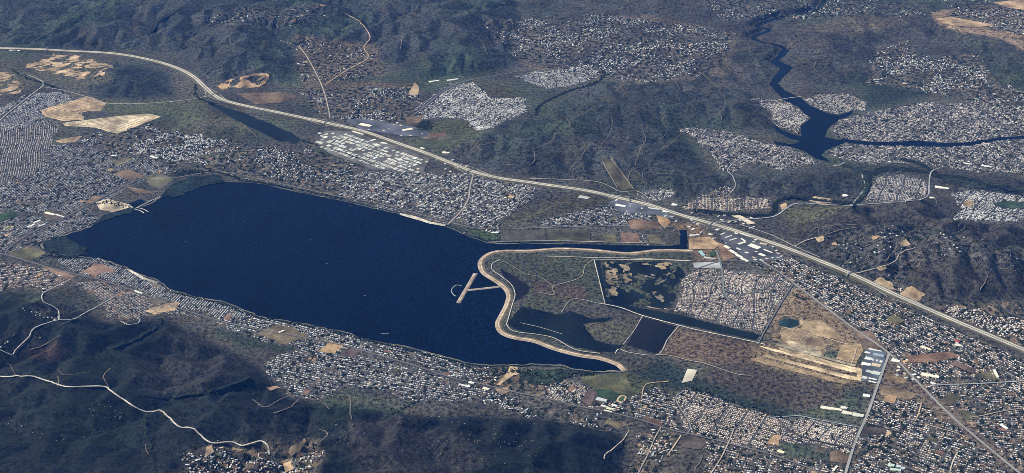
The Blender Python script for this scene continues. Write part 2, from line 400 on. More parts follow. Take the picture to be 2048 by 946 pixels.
# crisp-edged pieces of ground: name, label, colour, polygon, edge raggedness m
FIELDS = [
    ("graded_land", "terraced tan graded housing pads above the left housing tract", TAN, [(80,220),(150,200),(172,192),(215,207),(200,222),(165,224),(165,240),(125,242),(88,232)], 12),
    ("graded_land", "long pale yellow graded strip beside the left ridge road", PALE, [(125,246),(240,232),(300,228),(322,233),(280,250),(235,267),(212,262),(190,255),(130,252)], 8),
    ("graded_land", "bare tan slope below the small rounded hill", TAN, [(110,282),(135,276),(165,272),(150,284),(120,286)], 6),
    ("quarry_ground", "big scattered tan quarry cuts near the freeway", TAN, [(48,133),(75,122),(105,110),(160,112),(158,122),(190,118),(196,126),(225,130),(228,136),(205,140),(212,150),(180,158),(140,160),(128,150),(90,150),(70,140)], 40),
    ("quarry_ground", "orange tan quarry cut at the left picture edge", TAN, [(-10,140),(28,150),(48,175),(40,187),(10,190),(-10,196)], 30),
    ("quarry_ground", "rounded orange borrow pit above the freeway", (0.40,0.28,0.17), [(434,172),(460,160),(500,150),(530,145),(540,154),(530,168),(515,180),(480,176),(445,180)], 12),
    ("graded_land", "brown graded lots beside the upper freeway", BROWN, [(470,186),(560,185),(595,192),(560,205),(510,208)], 6),
    ("bare_field", "tan field on the hospital side of the central road", TAN, [(815,190),(830,165),(838,175),(836,190)], 5),
    ("bare_field", "brown field above the freeway next to dark grove", BROWN, [(810,235),(850,230),(840,245),(815,250)], 4),
    ("bare_field", "reddish brown field right of the large cream store", RED, [(840,270),(890,265),(895,280),(860,285)], 5),
    ("bare_field", "green grass strip right of the business park", (0.055,0.066,0.042), [(815,285),(900,270),(960,262),(900,295),(850,300)], 10),
    ("bare_field", "brown field inside the left town grid", BROWN, [(225,348),(255,338),(290,352),(260,360)], 4),
    ("bare_field", "olive scrub lot beside the left lake corner", (0.13,0.125,0.085), [(288,352),(320,346),(348,358),(320,378),(300,372)], 5),
    ("bare_field", "tan lot with dark edge above the marina", BROWN, [(250,372),(300,382),(310,388),(270,385)], 4),
    ("sand_ground", "pale sandy campground beside the marina harbour", (0.42,0.36,0.27), [(190,405),(215,398),(255,408),(258,416),(225,424),(200,420)], 6),
    ("bare_field", "brown triangular lot in the left town", (0.22,0.15,0.1), [(170,405),(188,392),(205,395),(188,408)], 3),
    ("bare_field", "olive grey vacant lot near the school at left", (0.13,0.12,0.08), [(222,325),(250,312),(268,318),(235,332)], 3),
    ("school_field", "dark green school field at the left picture edge", TURF, [(0,428),(30,422),(38,432),(0,445)], 3),
    ("bare_field", "purple brown vacant block beside the lakefront avenue", (0.10,0.085,0.07), [(85,424),(110,418),(135,430),(98,445)], 3),
    ("bare_field", "green and tan meadow at the lake's left tip", OLIVE, [(15,506),(40,497),(70,496),(92,505),(78,520),(45,518)], 8),
    ("bare_field", "reddish bare lakeshore field between mobile home parks", (0.24,0.155,0.12), [(165,543),(190,526),(225,535),(235,545),(200,546),(190,555)], 6),
    ("bare_field", "long reddish strip along the lower left avenue", (0.22,0.15,0.11), [(82,532),(120,540),(150,553),(140,562),(110,548)], 5),
    ("beach_sand", "pale beach strip in front of the left shore trailers", (0.40,0.37,0.31), [(252,539),(262,540),(290,556),(318,565),(312,568),(280,556)], 4),
    ("bare_field", "dark brown field beside the lower left yards", (0.09,0.08,0.065), [(290,600),(315,594),(338,602),(310,612)], 4),
    ("bare_field", "tan lots with yellow yards below the shore avenue", TAN, [(290,622),(335,606),(360,604),(350,620),(310,630)], 8),
    ("bare_field", "diamond shaped brown estate lot near the lower shore", (0.14,0.115,0.075), [(515,668),(550,650),(585,655),(616,672),(572,690)], 6),
    ("bare_field", "square tan field among the lower shore houses", (0.36,0.25,0.14), [(636,703),(660,682),(690,690),(668,708)], 3),
    ("bare_field", "purple brown field beside the square tan field", (0.12,0.09,0.085), [(680,712),(705,694),(725,700),(705,716)], 3),
    ("bare_field", "pinkish bare pad below the hillside houses", (0.4,0.26,0.2), [(531,776),(548,772),(560,775),(542,783)], 5),
    ("sand_ground", "bright orange tan clearing at the end of a shore drive", (0.42,0.31,0.19), [(1012,748),(1020,733),(1035,735),(1038,748),(1025,752),(1000,770),(994,770)], 5),
    ("bare_field", "tan yard along the lower avenue near the white sheds", TAN, [(990,778),(1015,775),(1020,783),(1000,790)], 4),
    ("bare_field", "brown lot right of the square mobile home grid", (0.13,0.095,0.085), [(1160,803),(1178,780),(1192,785),(1182,812)], 3),
    ("bare_field", "olive meadow on the flat near the levee end", (0.095,0.095,0.05), [(1160,752),(1250,748),(1270,790),(1225,788),(1170,770)], 8),
    ("school_field", "green school playing fields beside the running track", TURF, [(1192,780),(1215,778),(1240,788),(1228,802),(1196,792)], 2),
    ("storage_yard", "pale paved yard in the middle of the dark plain", (0.5,0.46,0.38), [(1363,766),(1375,738),(1394,740),(1384,762)], 2),
    ("bare_field", "brown rectangular lot along the lower avenue", (0.14,0.09,0.075), [(1281,843),(1287,833),(1326,843),(1322,853)], 2),
    ("bare_field", "olive slope lot at the end of the lower houses", (0.14,0.12,0.07), [(1208,846),(1216,838),(1245,848),(1238,858)], 3),
    ("bare_field", "brown field beside the pale dirt drive", (0.085,0.07,0.06), [(1365,873),(1372,870),(1420,882),(1400,900),(1362,895)], 5),
    ("bare_field", "orange tan clearing among the lower right houses", (0.40,0.28,0.17), [(1532,888),(1545,870),(1562,872),(1556,890)], 4),
    ("bare_field", "dark brown field strip beside the right avenue", (0.085,0.07,0.06), [(1722,868),(1730,852),(1775,858),(1770,870)], 2),
    ("bare_field", "brown field above the canal right end", BROWN, [(1660,905),(1672,900),(1705,912),(1695,928),(1660,922)], 3),
    ("bare_field", "olive field among houses at the lower right", (0.1,0.09,0.06), [(1625,903),(1640,893),(1655,898),(1648,908)], 3),
    ("bare_field", "large reddish brown field right of the boulevard", (0.2,0.125,0.085), [(1812,712),(1900,703),(1922,714),(1860,726),(1820,725)], 3),
    ("bare_field", "purple brown field in the right suburb", (0.14,0.095,0.08), [(1895,728),(1910,722),(1952,738),(1950,748)], 3),
    ("bare_field", "olive field near the big cream building", (0.13,0.12,0.07), [(1950,748),(1980,742),(2000,760),(1960,760)], 3),
    ("bare_field", "long brown field strip right of the hangars", (0.2,0.145,0.085), [(1770,745),(1815,758),(1808,768),(1768,758)], 2),
    ("bare_field", "brown dirt lot with dark square beside the avenue", (0.19,0.14,0.09), [(1765,770),(1805,778),(1835,790),(1820,800),(1760,790)], 4),
    ("bare_field", "tan field right of the avenue bend", (0.33,0.22,0.13), [(1770,790),(1795,792),(1788,808),(1765,803)], 3),
    ("bare_field", "dark olive field left of the diagonal boulevard", (0.095,0.085,0.055), [(1900,785),(1925,795),(1900,812),(1880,800)], 3),
    ("bare_field", "green brown triangle beside the diagonal boulevard", (0.09,0.09,0.055), [(1920,822),(1950,826),(1962,838),(1935,840)], 2),
    ("bare_field", "brown wedge field between airfield and boulevard", (0.16,0.115,0.085), [(1710,662),(1740,662),(1772,695),(1755,698),(1730,700)], 3),
    ("bare_field", "olive grass block near the freeway at right", (0.12,0.11,0.06), [(1775,632),(1797,632),(1808,642),(1795,650),(1775,645)], 2),
    ("graded_land", "bare tan ground beside the airfield pads", (0.34,0.25,0.15), [(1683,690),(1722,688),(1727,700),(1712,728),(1672,718)], 4),
    ("graded_land", "brown earthworks north of the runways", (0.26,0.195,0.125), [(1560,660),(1590,655),(1640,672),(1655,690),(1648,712),(1600,705),(1565,690)], 6),
    ("graded_land", "tan cut on the slope just above the right freeway", (0.36,0.27,0.17), [(1742,566),(1760,556),(1782,566),(1790,580),(1765,580)], 14),
    ("graded_land", "tan terrace beside the right freeway houses", (0.33,0.24,0.15), [(1800,588),(1822,572),(1850,590),(1838,602),(1815,600)], 14),
    ("graded_land", "small tan pad in the middle of the right hills", (0.40,0.31,0.21), [(1796,486),(1812,480),(1820,490),(1802,496)], 8),
    ("graded_land", "tan pad by the winding right hill road", (0.38,0.29,0.2), [(1750,538),(1768,530),(1774,538),(1758,544)], 8),
    ("graded_land", "tan pad at the end of the freeway spur road", (0.38,0.30,0.2), [(1630,478),(1646,472),(1650,480),(1636,486)], 6),
    ("graded_land", "tan clearing below the right edge tract", (0.36,0.27,0.18), [(1925,408),(1940,398),(1950,410),(1936,416)], 8),
    ("runway_apron", "pale apron beside the taxiway", (0.42,0.35,0.25), [(1568,684),(1582,682),(1640,700),(1646,712),(1600,702)], 3),
    ("storage_yard", "brown pad with parked rows north of the taxiway", (0.17,0.12,0.085), [(1612,678),(1622,675),(1642,684),(1646,694),(1612,690)], 2),
    ("graded_land", "broad tan earthworks above the service road", (0.36,0.27,0.17), [(1600,640),(1645,642),(1680,672),(1690,684),(1640,672),(1602,660)], 12),
    ("runway", "bright tan dirt runway, the upper of two", (0.60,0.47,0.31), [(1518,692),(1537,696),(1722,738),(1728,748),(1700,744),(1536,700)], 2),
    ("dirt_strip", "tan dirt band below the lower runway", (0.30,0.225,0.14), [(1500,716),(1530,718),(1640,748),(1700,765),(1690,770),(1620,752),(1505,722)], 6),
    ("dirt_strip", "pale dirt band between taxiway and upper runway", (0.36,0.28,0.18), [(1556,695),(1600,705),(1690,732),(1700,738),(1640,724),(1560,702)], 4),
    ("runway", "tan dirt runway, the lower of two", (0.52,0.40,0.26), [(1522,710),(1540,712),(1722,757),(1728,763),(1700,760),(1536,716)], 2),
    ("taxiway", "grey taxiway strip parallel to the tan runways", (0.33,0.29,0.22), [(1550,687),(1560,688),(1712,730),(1710,734),(1556,693)], 2),
    ("runway_apron", "tan apron joining the right ends of the runways", (0.50,0.39,0.25), [(1712,742),(1728,744),(1732,762),(1716,760)], 2),
    ("bare_field", "tan brown field beside the channel end", (0.33,0.23,0.14), [(1377,478),(1420,474),(1440,490),(1428,499),(1378,499)], 3),
    ("bare_field", "reddish wedge field beside the long white building row", (0.24,0.155,0.1), [(1436,485),(1448,490),(1470,515),(1448,522),(1440,505)], 3),
    ("bare_field", "tan field touching the freeway near interchange", (0.36,0.24,0.13), [(1312,430),(1328,430),(1342,445),(1330,458),(1318,446)], 3),
    ("bare_field", "reddish brown field behind the channel houses", (0.2,0.13,0.09), [(1255,442),(1275,438),(1315,446),(1325,458),(1260,458)], 5),
    ("bare_field", "olive hillside strip with tan tracks at centre", (0.085,0.075,0.05), [(1203,320),(1222,318),(1268,380),(1240,380)], 8),
    ("parking_ground", "huge pale grey car park above the new tract", (0.34,0.35,0.36), [(1386,526),(1440,524),(1446,538),(1388,536)], 1),
    ("industrial_ground", "dark asphalt yards between the long warehouse rows", (0.075,0.08,0.095), [(1448,462),(1480,470),(1540,495),(1570,520),(1500,525),(1470,500),(1440,478)], 3),
    ("industrial_ground", "blue grey asphalt under the airfield hangars", (0.10,0.12,0.15), [(1735,696),(1772,705),(1762,768),(1722,762),(1726,730)], 2),
    ("industrial_ground", "mixed pale yards under the business park roofs", (0.115,0.115,0.112), [(628,285),(650,262),(700,262),(790,292),(858,318),(845,348),(740,338),(660,308)], 5),
    ("industrial_ground", "dark car parks around the two large cream stores", (0.09,0.10,0.13), [(690,240),(730,238),(850,258),(860,275),(800,272),(720,258)], 4),
    ("parking_ground", "dark asphalt around the shopping centre by the freeway", (0.10,0.11,0.14), [(1215,405),(1240,398),(1330,425),(1350,440),(1310,430),(1240,425)], 3),
    ("school_ground", "pale tan school terrace above the river road", (0.45,0.36,0.26), [(1618,402),(1628,394),(1660,397),(1667,406),(1640,409)], 3),
    ("bare_field", "cream dirt lot beside the interchange", (0.62,0.55,0.42), [(1463,432),(1480,431),(1512,447),(1500,449)], 3),
    ("sand_ground", "small tan basin inside the river loop", (0.45,0.33,0.2), [(1560,410),(1572,406),(1575,416),(1563,420)], 3),
    ("island_ground", "tan marsh island nearest the ditch", (0.22,0.175,0.12), [(1208,526),(1225,526),(1235,540),(1236,560),(1240,575),(1232,582),(1238,592),(1222,594),(1214,570)], 14),
    ("island_ground", "tan marsh island in the middle of the marsh", (0.24,0.185,0.12), [(1238,530),(1258,530),(1264,552),(1266,566),(1254,572),(1244,562),(1248,548)], 14),
    ("island_ground", "tan marsh island at the upper marsh edge", (0.32,0.24,0.15), [(1308,527),(1340,526),(1346,535),(1325,542),(1312,536)], 10),
    ("island_ground", "thin tan marsh bank beside the housing tract", (0.17,0.15,0.105), [(1300,572),(1325,562),(1338,558),(1310,576)], 8),
    ("island_ground", "ragged tan marsh bank in the lower marsh", (0.17,0.15,0.11), [(1303,585),(1312,583),(1330,598),(1326,606),(1312,598)], 10),
    ("island_ground", "pale sliver of bank near the marsh's right corner", (0.22,0.19,0.14), [(1318,556),(1340,545),(1352,541),(1350,545),(1325,558)], 6),
    ("island_ground", "small tan bar left of the upper marsh island", (0.36,0.28,0.2), [(1272,528),(1296,527),(1298,531),(1276,532)], 5),
    ("island_ground", "small ragged bar at the marsh's lower right", (0.32,0.27,0.2), [(1290,612),(1318,618),(1338,616),(1336,620),(1300,617)], 5),
    ("island_ground", "thin pale bar right of the middle marsh island", (0.34,0.28,0.2), [(1285,553),(1305,550),(1312,552),(1295,556)], 5),
    ("bare_field", "tan cleared yards among trees at the bottom left", TAN, [(575,905),(585,893),(610,880),(612,884),(600,902),(582,915)], 8),
    ("bare_field", "orange cleared yard at the bottom edge left", (0.42,0.3,0.18), [(565,930),(580,922),(588,940),(570,948)], 6),
    ("bare_field", "tan patch beside the mountain road end", TAN, [(412,895),(425,890),(428,905),(410,918)], 6),
    ("farm_field", "purple grey plot at the left end of the channel fields", (0.075,0.07,0.062), [(1005,463),(1090,462),(1092,482),(1010,482)], 4),
    ("farm_field", "brown plot in the middle of the channel fields", (0.075,0.075,0.05), [(1094,462),(1180,462),(1180,483),(1096,482)], 4),
    ("farm_field", "olive plot right of the brown channel plot", (0.10,0.095,0.055), [(1205,470),(1232,470),(1236,485),(1208,484)], 2),
    ("farm_field", "narrow reddish plot among the channel fields", (0.17,0.11,0.085), [(1240,466),(1275,466),(1282,486),(1244,485)], 2),
    ("farm_field", "olive plot near the channel's square end", (0.11,0.1,0.06), [(1295,470),(1318,470),(1326,488),(1300,487)], 2),
    ("reed_bed", "dark green reeds along the top left lake shore", (0.015,0.026,0.024), [(321,396),(330,380),(345,366),(380,355),(440,350),(450,362),(441,366),(403,374),(379,384),(355,394)], 26),
    ("reed_bed", "dark green reeds around the lake's left tip", (0.014,0.024,0.022), [(82,488),(112,474),(135,478),(160,492),(175,510),(140,514),(96,503)], 40),
    ("reed_bed", "dark green reeds below the sandy campground", (0.014,0.024,0.022), [(178,454),(205,432),(232,424),(270,415),(262,426),(225,436),(200,446)], 15),
    ("wetland_ground", "dark wooded wetland below the levee end", (0.03,0.045,0.03), [(1040,742),(1130,738),(1150,745),(1120,765),(1060,768),(1040,755)], 15),
    ("sports_field", "green ballpark outfield beside the channel", TURF, [(1418,506),(1430,503),(1432,512),(1420,514)], 1),
    ("golf_course", "teal green golf fairways at the right picture edge", (0.04,0.066,0.045), [(1985,408),(2010,402),(2048,405),(2060,418),(2010,418)], 6),
    ("bare_field", "pale orange plain at the top right corner", (0.38,0.27,0.18), [(1985,5),(2060,0),(2060,22),(2010,15)], 20),
    ("bare_field", "orange tan farm field near the top right edge", (0.36,0.26,0.17), [(1870,38),(1900,34),(1990,50),(1950,56),(1890,50)], 20),
    ("beach_sand", "pale sand strip at the old town shore", (0.45,0.42,0.35), [(800,427),(830,433),(860,444),(892,450),(890,454),(858,448),(800,431)], 3),
    ("park_lawn", "green lakeside park at the end of the old town", (0.045,0.066,0.036), [(930,455),(960,460),(1000,470),(1000,481),(974,482),(945,472)], 5),
    ("ravine_floor", "dark brush along the canyon river below the dam", (0.03,0.042,0.03), [(1680,326),(1700,330),(1730,342),(1740,360),(1735,380),(1722,400),(1700,412),(1690,408),(1712,398),(1724,378),(1724,350),(1700,338)], 8),
    ("ravine_floor", "long dark brush canyon at the right picture edge", (0.03,0.04,0.035), [(1868,352),(1890,350),(2060,378),(2060,392),(1900,370)], 12),
]
# roads: label, colour, width m, points
ASPH, CONC, DIRT = (0.19,0.19,0.195), (0.42,0.40,0.36), (0.48,0.38,0.27)
ROADS = [
    ("grey avenue running past the hangars to the bottom edge", (0.30,0.30,0.29), 26, [(1779,706),(1758,763),(1734,831),(1710,886),(1690,950)]),
    ("long diagonal boulevard through the lower right suburbs", (0.28,0.28,0.27), 26, [(1520,520),(1567,552),(1640,607),(1700,652),(1779,708),(1840,770),(1900,830),(1960,882),(2050,956)]),
    ("avenue following the near lake shore to the bottom edge", (0.15,0.15,0.155), 17, [(-10,505),(20,512),(80,530),(137,546),(200,560),(290,590),(360,618),(450,645),(520,660),(600,674),(690,692),(760,712),(830,732),(910,758),(960,768),(1030,785),(1090,797),(1150,812),(1210,823),(1280,840),(1340,860),(1400,873),(1480,893),(1560,915),(1650,950)]),
    ("shore drive along the far side of the lake", (0.17,0.17,0.17), 15, [(345,357),(440,345),(560,368),(680,394),(760,408),(850,432),(940,455),(1000,459),(1060,457),(1150,454),(1250,452),(1340,454)]),
    ("lakefront road along the left end of the lake", (0.15,0.155,0.165), 17, [(10,508),(20,495),(60,468),(140,430),(240,377),(300,352),(345,357)]),
    ("main street from the freeway to the old town shore", (0.33,0.30,0.27), 22, [(948,345),(940,375),(936,400),(920,425),(895,450)]),
    ("winding canyon road beside the river", (0.36,0.37,0.38), 18, [(1420,447),(1480,440),(1545,434),(1572,418),(1600,407),(1690,412),(1712,400),(1728,375),(1724,350)]),
    ("road looping round the gated hillside tract", (0.33,0.34,0.36), 18, [(1690,412),(1760,407),(1830,402),(1855,392),(1858,370),(1862,345),(1880,336)]),
    ("left valley road up to the freeway", (0.38,0.37,0.34), 18, [(-10,252),(10,232),(60,192),(84,174),(86,166),(75,158),(55,150)]),
    ("straight ridge road above the graded land", (0.37,0.36,0.33), 16, [(84,174),(130,182),(180,196),(215,207),(300,207),(375,200),(420,192)]),
    ("central road climbing from freeway to upper hamlet", (0.42,0.38,0.33), 16, [(660,236),(655,210),(646,178),(632,147),(615,116),(598,92)]),
    ("tan dirt road up to the side canyon", DIRT, 16, [(650,170),(690,143),(735,117),(728,95),(740,75),(720,45),(690,28)]),
    ("grey road along the north tract edge", (0.16,0.17,0.19), 20, [(825,232),(860,205),(890,180),(930,163),(1000,150),(1050,140)]),
    ("mountain highway crossing the dark lower left slopes", (0.50,0.46,0.42), 17, [(-10,757),(34,754),(65,754),(103,766),(140,775),(202,774),(219,781),(246,800),(287,824),(321,824),(335,834),(359,855),(386,858),(400,872),(424,887),(461,885),(485,893),(519,884),(535,893),(538,912)]),
    ("winding hillside lane at the left edge above the mountain highway", (0.42,0.43,0.44), 11, [(-10,695),(10,706),(26,712),(30,703),(45,688),(58,675),(67,659),(97,646),(118,641),(146,640),(176,624),(215,602),(235,590)]),
    ("curved lane from the avenue to the hillside houses", (0.40,0.41,0.42), 11, [(140,560),(95,582),(84,592),(88,606),(103,613),(117,624),(118,641)]),
    ("pale dead-end loop below the lower left tract", (0.45,0.44,0.42), 9, [(240,643),(255,650),(275,648),(280,640),(268,636)]),
    ("pale dike track along the upper marsh", (0.55,0.50,0.42), 10, [(1090,513),(1190,516),(1260,517),(1380,522)]),
    ("pale second dike track along the upper marsh", (0.52,0.47,0.4), 10, [(1185,521),(1290,520),(1385,523)]),
    ("pale dike track left of the ditch", (0.55,0.50,0.42), 10, [(1188,520),(1198,560),(1210,609)]),
    ("pale bank track along the canal", (0.58,0.54,0.46), 13, [(1198,607),(1240,616),(1285,632),(1360,652),(1400,662),(1510,685),(1530,690)]),
    ("pale dike track beside the square black pond", (0.50,0.47,0.42), 9, [(1358,652),(1335,680),(1315,710),(1260,706),(1238,699),(1230,708)]),
    ("grey dike track along the pond's other side", (0.40,0.38,0.35), 8, [(1285,633),(1268,662),(1246,690)]),
    ("thin dike track across the black pond", (0.40,0.39,0.37), 7, [(1040,647),(1080,656),(1125,670)]),
    ("pale dike track with a bend above the black pond", (0.36,0.35,0.33), 8, [(1122,626),(1146,599),(1200,608)]),
    ("tan service road north of the taxiway", DIRT, 14, [(1566,655),(1600,664),(1650,676),(1690,688),(1722,690)]),
    ("tan lane crossing the graded airfield ground", DIRT, 11, [(1713,696),(1708,715),(1702,728)]),
    ("pale ring road round the airfield pads", (0.4,0.34,0.25), 8, [(1604,676),(1620,672),(1642,682),(1650,696),(1630,702),(1606,696),(1600,684),(1604,676)]),
    ("pale lane round the teal pond", (0.42,0.34,0.24), 9, [(1556,640),(1572,632),(1600,636),(1606,648),(1584,660),(1562,658)]),
    ("winding pale track through the levee scrub", (0.36,0.32,0.25), 8, [(1186,520),(1170,533),(1160,556),(1107,574),(1110,590),(1078,586)]),
    ("tan path through the reddish scrub", (0.3,0.25,0.2), 7, [(1107,574),(1080,555),(1050,548),(1020,530),(1000,522)]),
    ("dirt track from canal to the paved yard", (0.42,0.36,0.29), 10, [(1315,710),(1340,712),(1380,722),(1410,728),(1470,748),(1500,752)]),
    ("tan dirt spur on the plain near the school", (0.45,0.34,0.2), 11, [(1283,798),(1292,770),(1334,764),(1338,762)]),
    ("pale dirt drive down to the bottom slope houses", (0.52,0.42,0.29), 12, [(1362,872),(1350,890),(1335,912)]),
    ("pale lane among the bottom houses", (0.40,0.36,0.30), 9, [(1322,855),(1308,880),(1298,905),(1285,930),(1275,950)]),
    ("dirt lane to the bottom ridge houses", (0.45,0.40,0.32), 9, [(1258,862),(1245,882),(1225,900),(1210,912),(1208,920)]),
    ("pale street along the lower right tract", (0.42,0.37,0.3), 12, [(1468,858),(1455,890),(1440,920),(1420,950)]),
    ("grey street separating lower tracts", (0.22,0.23,0.25), 12, [(1368,782),(1352,800),(1380,850),(1375,868)]),
    ("light teal drainage road above the fan shaped tract", (0.36,0.42,0.44), 10, [(1540,836),(1570,834),(1600,833),(1640,841),(1720,856)]),
    ("dark curved street inside the fan shaped tract", (0.06,0.06,0.06), 12, [(1560,842),(1575,858),(1610,876),(1660,888),(1705,898)]),
    ("grey cross road at the right edge", (0.34,0.36,0.38), 16, [(1860,772),(1900,770),(1960,768),(2060,762)]),
    ("tan cross street right of the boulevard", (0.36,0.3,0.24), 12, [(1940,836),(1965,832),(2000,824),(2060,815)]),
    ("pale street in the lower right corner", (0.45,0.41,0.34), 12, [(1915,905),(1905,925),(1898,950)]),
    ("diagonal street in the lower right corner", (0.42,0.36,0.3), 12, [(1855,850),(1880,858),(1910,866),(1935,878)]),
    ("tan lane in the right suburb", (0.5,0.38,0.26), 12, [(1843,806),(1836,830),(1830,843)]),
    ("street beside the new housing tract", (0.17,0.19,0.20), 20, [(1432,500),(1442,530),(1446,560),(1450,590),(1475,615),(1500,632)]),
    ("dark street curving inside the new housing tract", (0.13,0.16,0.16), 14, [(1446,580),(1480,590),(1520,582),(1545,568),(1560,560)]),
    ("dark boundary road at the new tract's right edge", (0.15,0.15,0.15), 14, [(1587,568),(1560,610),(1530,662),(1515,690)]),
    ("dark road along the new tract's top edge", (0.13,0.13,0.14), 14, [(1386,541),(1440,524),(1500,523),(1540,535),(1587,568)]),
    ("pale road up the right hills", (0.42,0.38,0.32), 11, [(1710,548),(1760,536),(1790,524),(1800,508),(1830,497)]),
    ("tan spur road beside the freeway at right", (0.5,0.42,0.31), 12, [(1588,494),(1610,483),(1635,476)]),
    ("frontage road along the freeway at right", (0.36,0.35,0.33), 14, [(1480,450),(1540,470),(1590,494),(1640,516)]),
    ("hill road beside the upper freeway", (0.40,0.37,0.32), 12, [(1060,358),(1130,360),(1190,364),(1220,374),(1240,384),(1275,384),(1300,400)]),
    ("pale straight firebreak on the centre hills", (0.33,0.29,0.23), 10, [(1205,325),(1235,378)]),
    ("second pale firebreak on the centre hills", (0.33,0.29,0.23), 10, [(1222,318),(1268,380)]),
    ("street towards the canyon tract", (0.34,0.35,0.36), 14, [(1452,396),(1470,375),(1466,355),(1455,340),(1480,318),(1510,312)]),
    ("bridge road across the narrow lake", (0.5,0.48,0.44), 12, [(1500,200),(1540,203),(1566,199),(1602,194)]),
    ("white gravel toe road inside the levee", (0.55,0.52,0.47), 9, [(1000,520),(985,528),(984,540),(1000,552),(1022,570),(1030,590),(1024,612),(1016,640),(1014,652),(1030,664),(1075,670),(1110,678),(1150,700),(1200,708)]),
    ("curving road up the top hills at left", (0.30,0.30,0.30), 12, [(560,82),(590,92),(602,100)]),
    ("shore track along the channel's far bank", (0.5,0.46,0.4), 9, [(985,484),(1060,483),(1130,483),(1200,485),(1330,488)]),
]
# thin dirt tracks on the hills
TRACKS = [
    [(1140,340),(1165,310),(1170,290),(1155,275)],[(1060,300),(1100,285),(1110,265)],[(1270,330),(1280,300),(1290,280),(1285,255)],[(1195,300),(1215,275),(1225,250),(1222,230)],
    [(1320,300),(1345,285),(1370,260)],[(1010,330),(1060,330),(1070,315),(1065,300)],[(1300,375),(1285,355),(1290,340),(1310,335)],[(1150,365),(1145,345),(1160,330)],
    [(1120,230),(1135,240),(1140,255)],[(1330,230),(1325,245),(1335,262),(1320,280)],[(900,285),(930,280),(960,290),(990,285)],[(1650,470),(1690,460),(1720,455),(1740,462)],
    [(1700,500),(1740,490),(1760,480),(1800,472)],[(1770,525),(1790,500),(1805,480)],[(1860,490),(1890,483),(1930,490),(1945,480)],[(1900,470),(1925,460),(1930,445)],[(1660,440),(1690,445),(1720,440)],
    [(1620,465),(1640,455),(1700,450),(1760,455)],[(1840,500),(1850,480),(1870,470)],[(2048,520),(2010,512),(1990,505)],[(1960,580),(1975,555),(1970,540)],[(1690,545),(1720,530),(1745,520)],
    [(120,650),(150,640),(180,632)],[(60,700),(90,690),(120,672)],[(115,740),(130,750),(180,745)],[(218,778),(210,762),(208,752),(220,738)],[(115,773),(118,762),(116,753)],[(30,752),(24,735),(14,726)],
    [(505,800),(530,815),(560,800),(585,790)],[(545,828),(580,815),(600,798)],[(290,890),(295,905),(305,915)],[(620,790),(640,800),(660,820)],[(700,790),(700,820),(703,840)],
    [(1390,140),(1420,160),(1445,190),(1450,210),(1430,235)],[(1300,130),(1340,150),(1360,180)],[(1640,150),(1660,165),(1690,170)],[(460,75),(463,95),(470,110),(480,120)],[(505,20),(515,45),(520,60)],
    [(60,90),(80,75),(110,60)],[(190,40),(205,30),(200,20)],[(340,120),(380,100),(420,92)],[(260,160),(280,165),(300,158)],[(430,240),(440,255),(470,262)],[(350,235),(380,240),(400,262)],
    [(480,245),(500,262),(515,275)],[(590,330),(620,325),(640,315)],[(460,330),(500,325),(540,335)],[(1010,430),(1040,418),(1080,410),(1098,402)],[(1090,420),(1120,408),(1150,405)],[(800,100),(810,60),(830,70)],
    [(930,60),(960,80),(975,110)],[(860,130),(835,150),(842,165)],[(760,30),(800,25),(850,35)],[(1255,365),(1260,345),(1275,335)],[(1100,375),(1108,392),(1130,398)],[(640,885),(655,870),(640,860)],[(1390,950),(1392,935),(1400,925),(1405,912)],
]
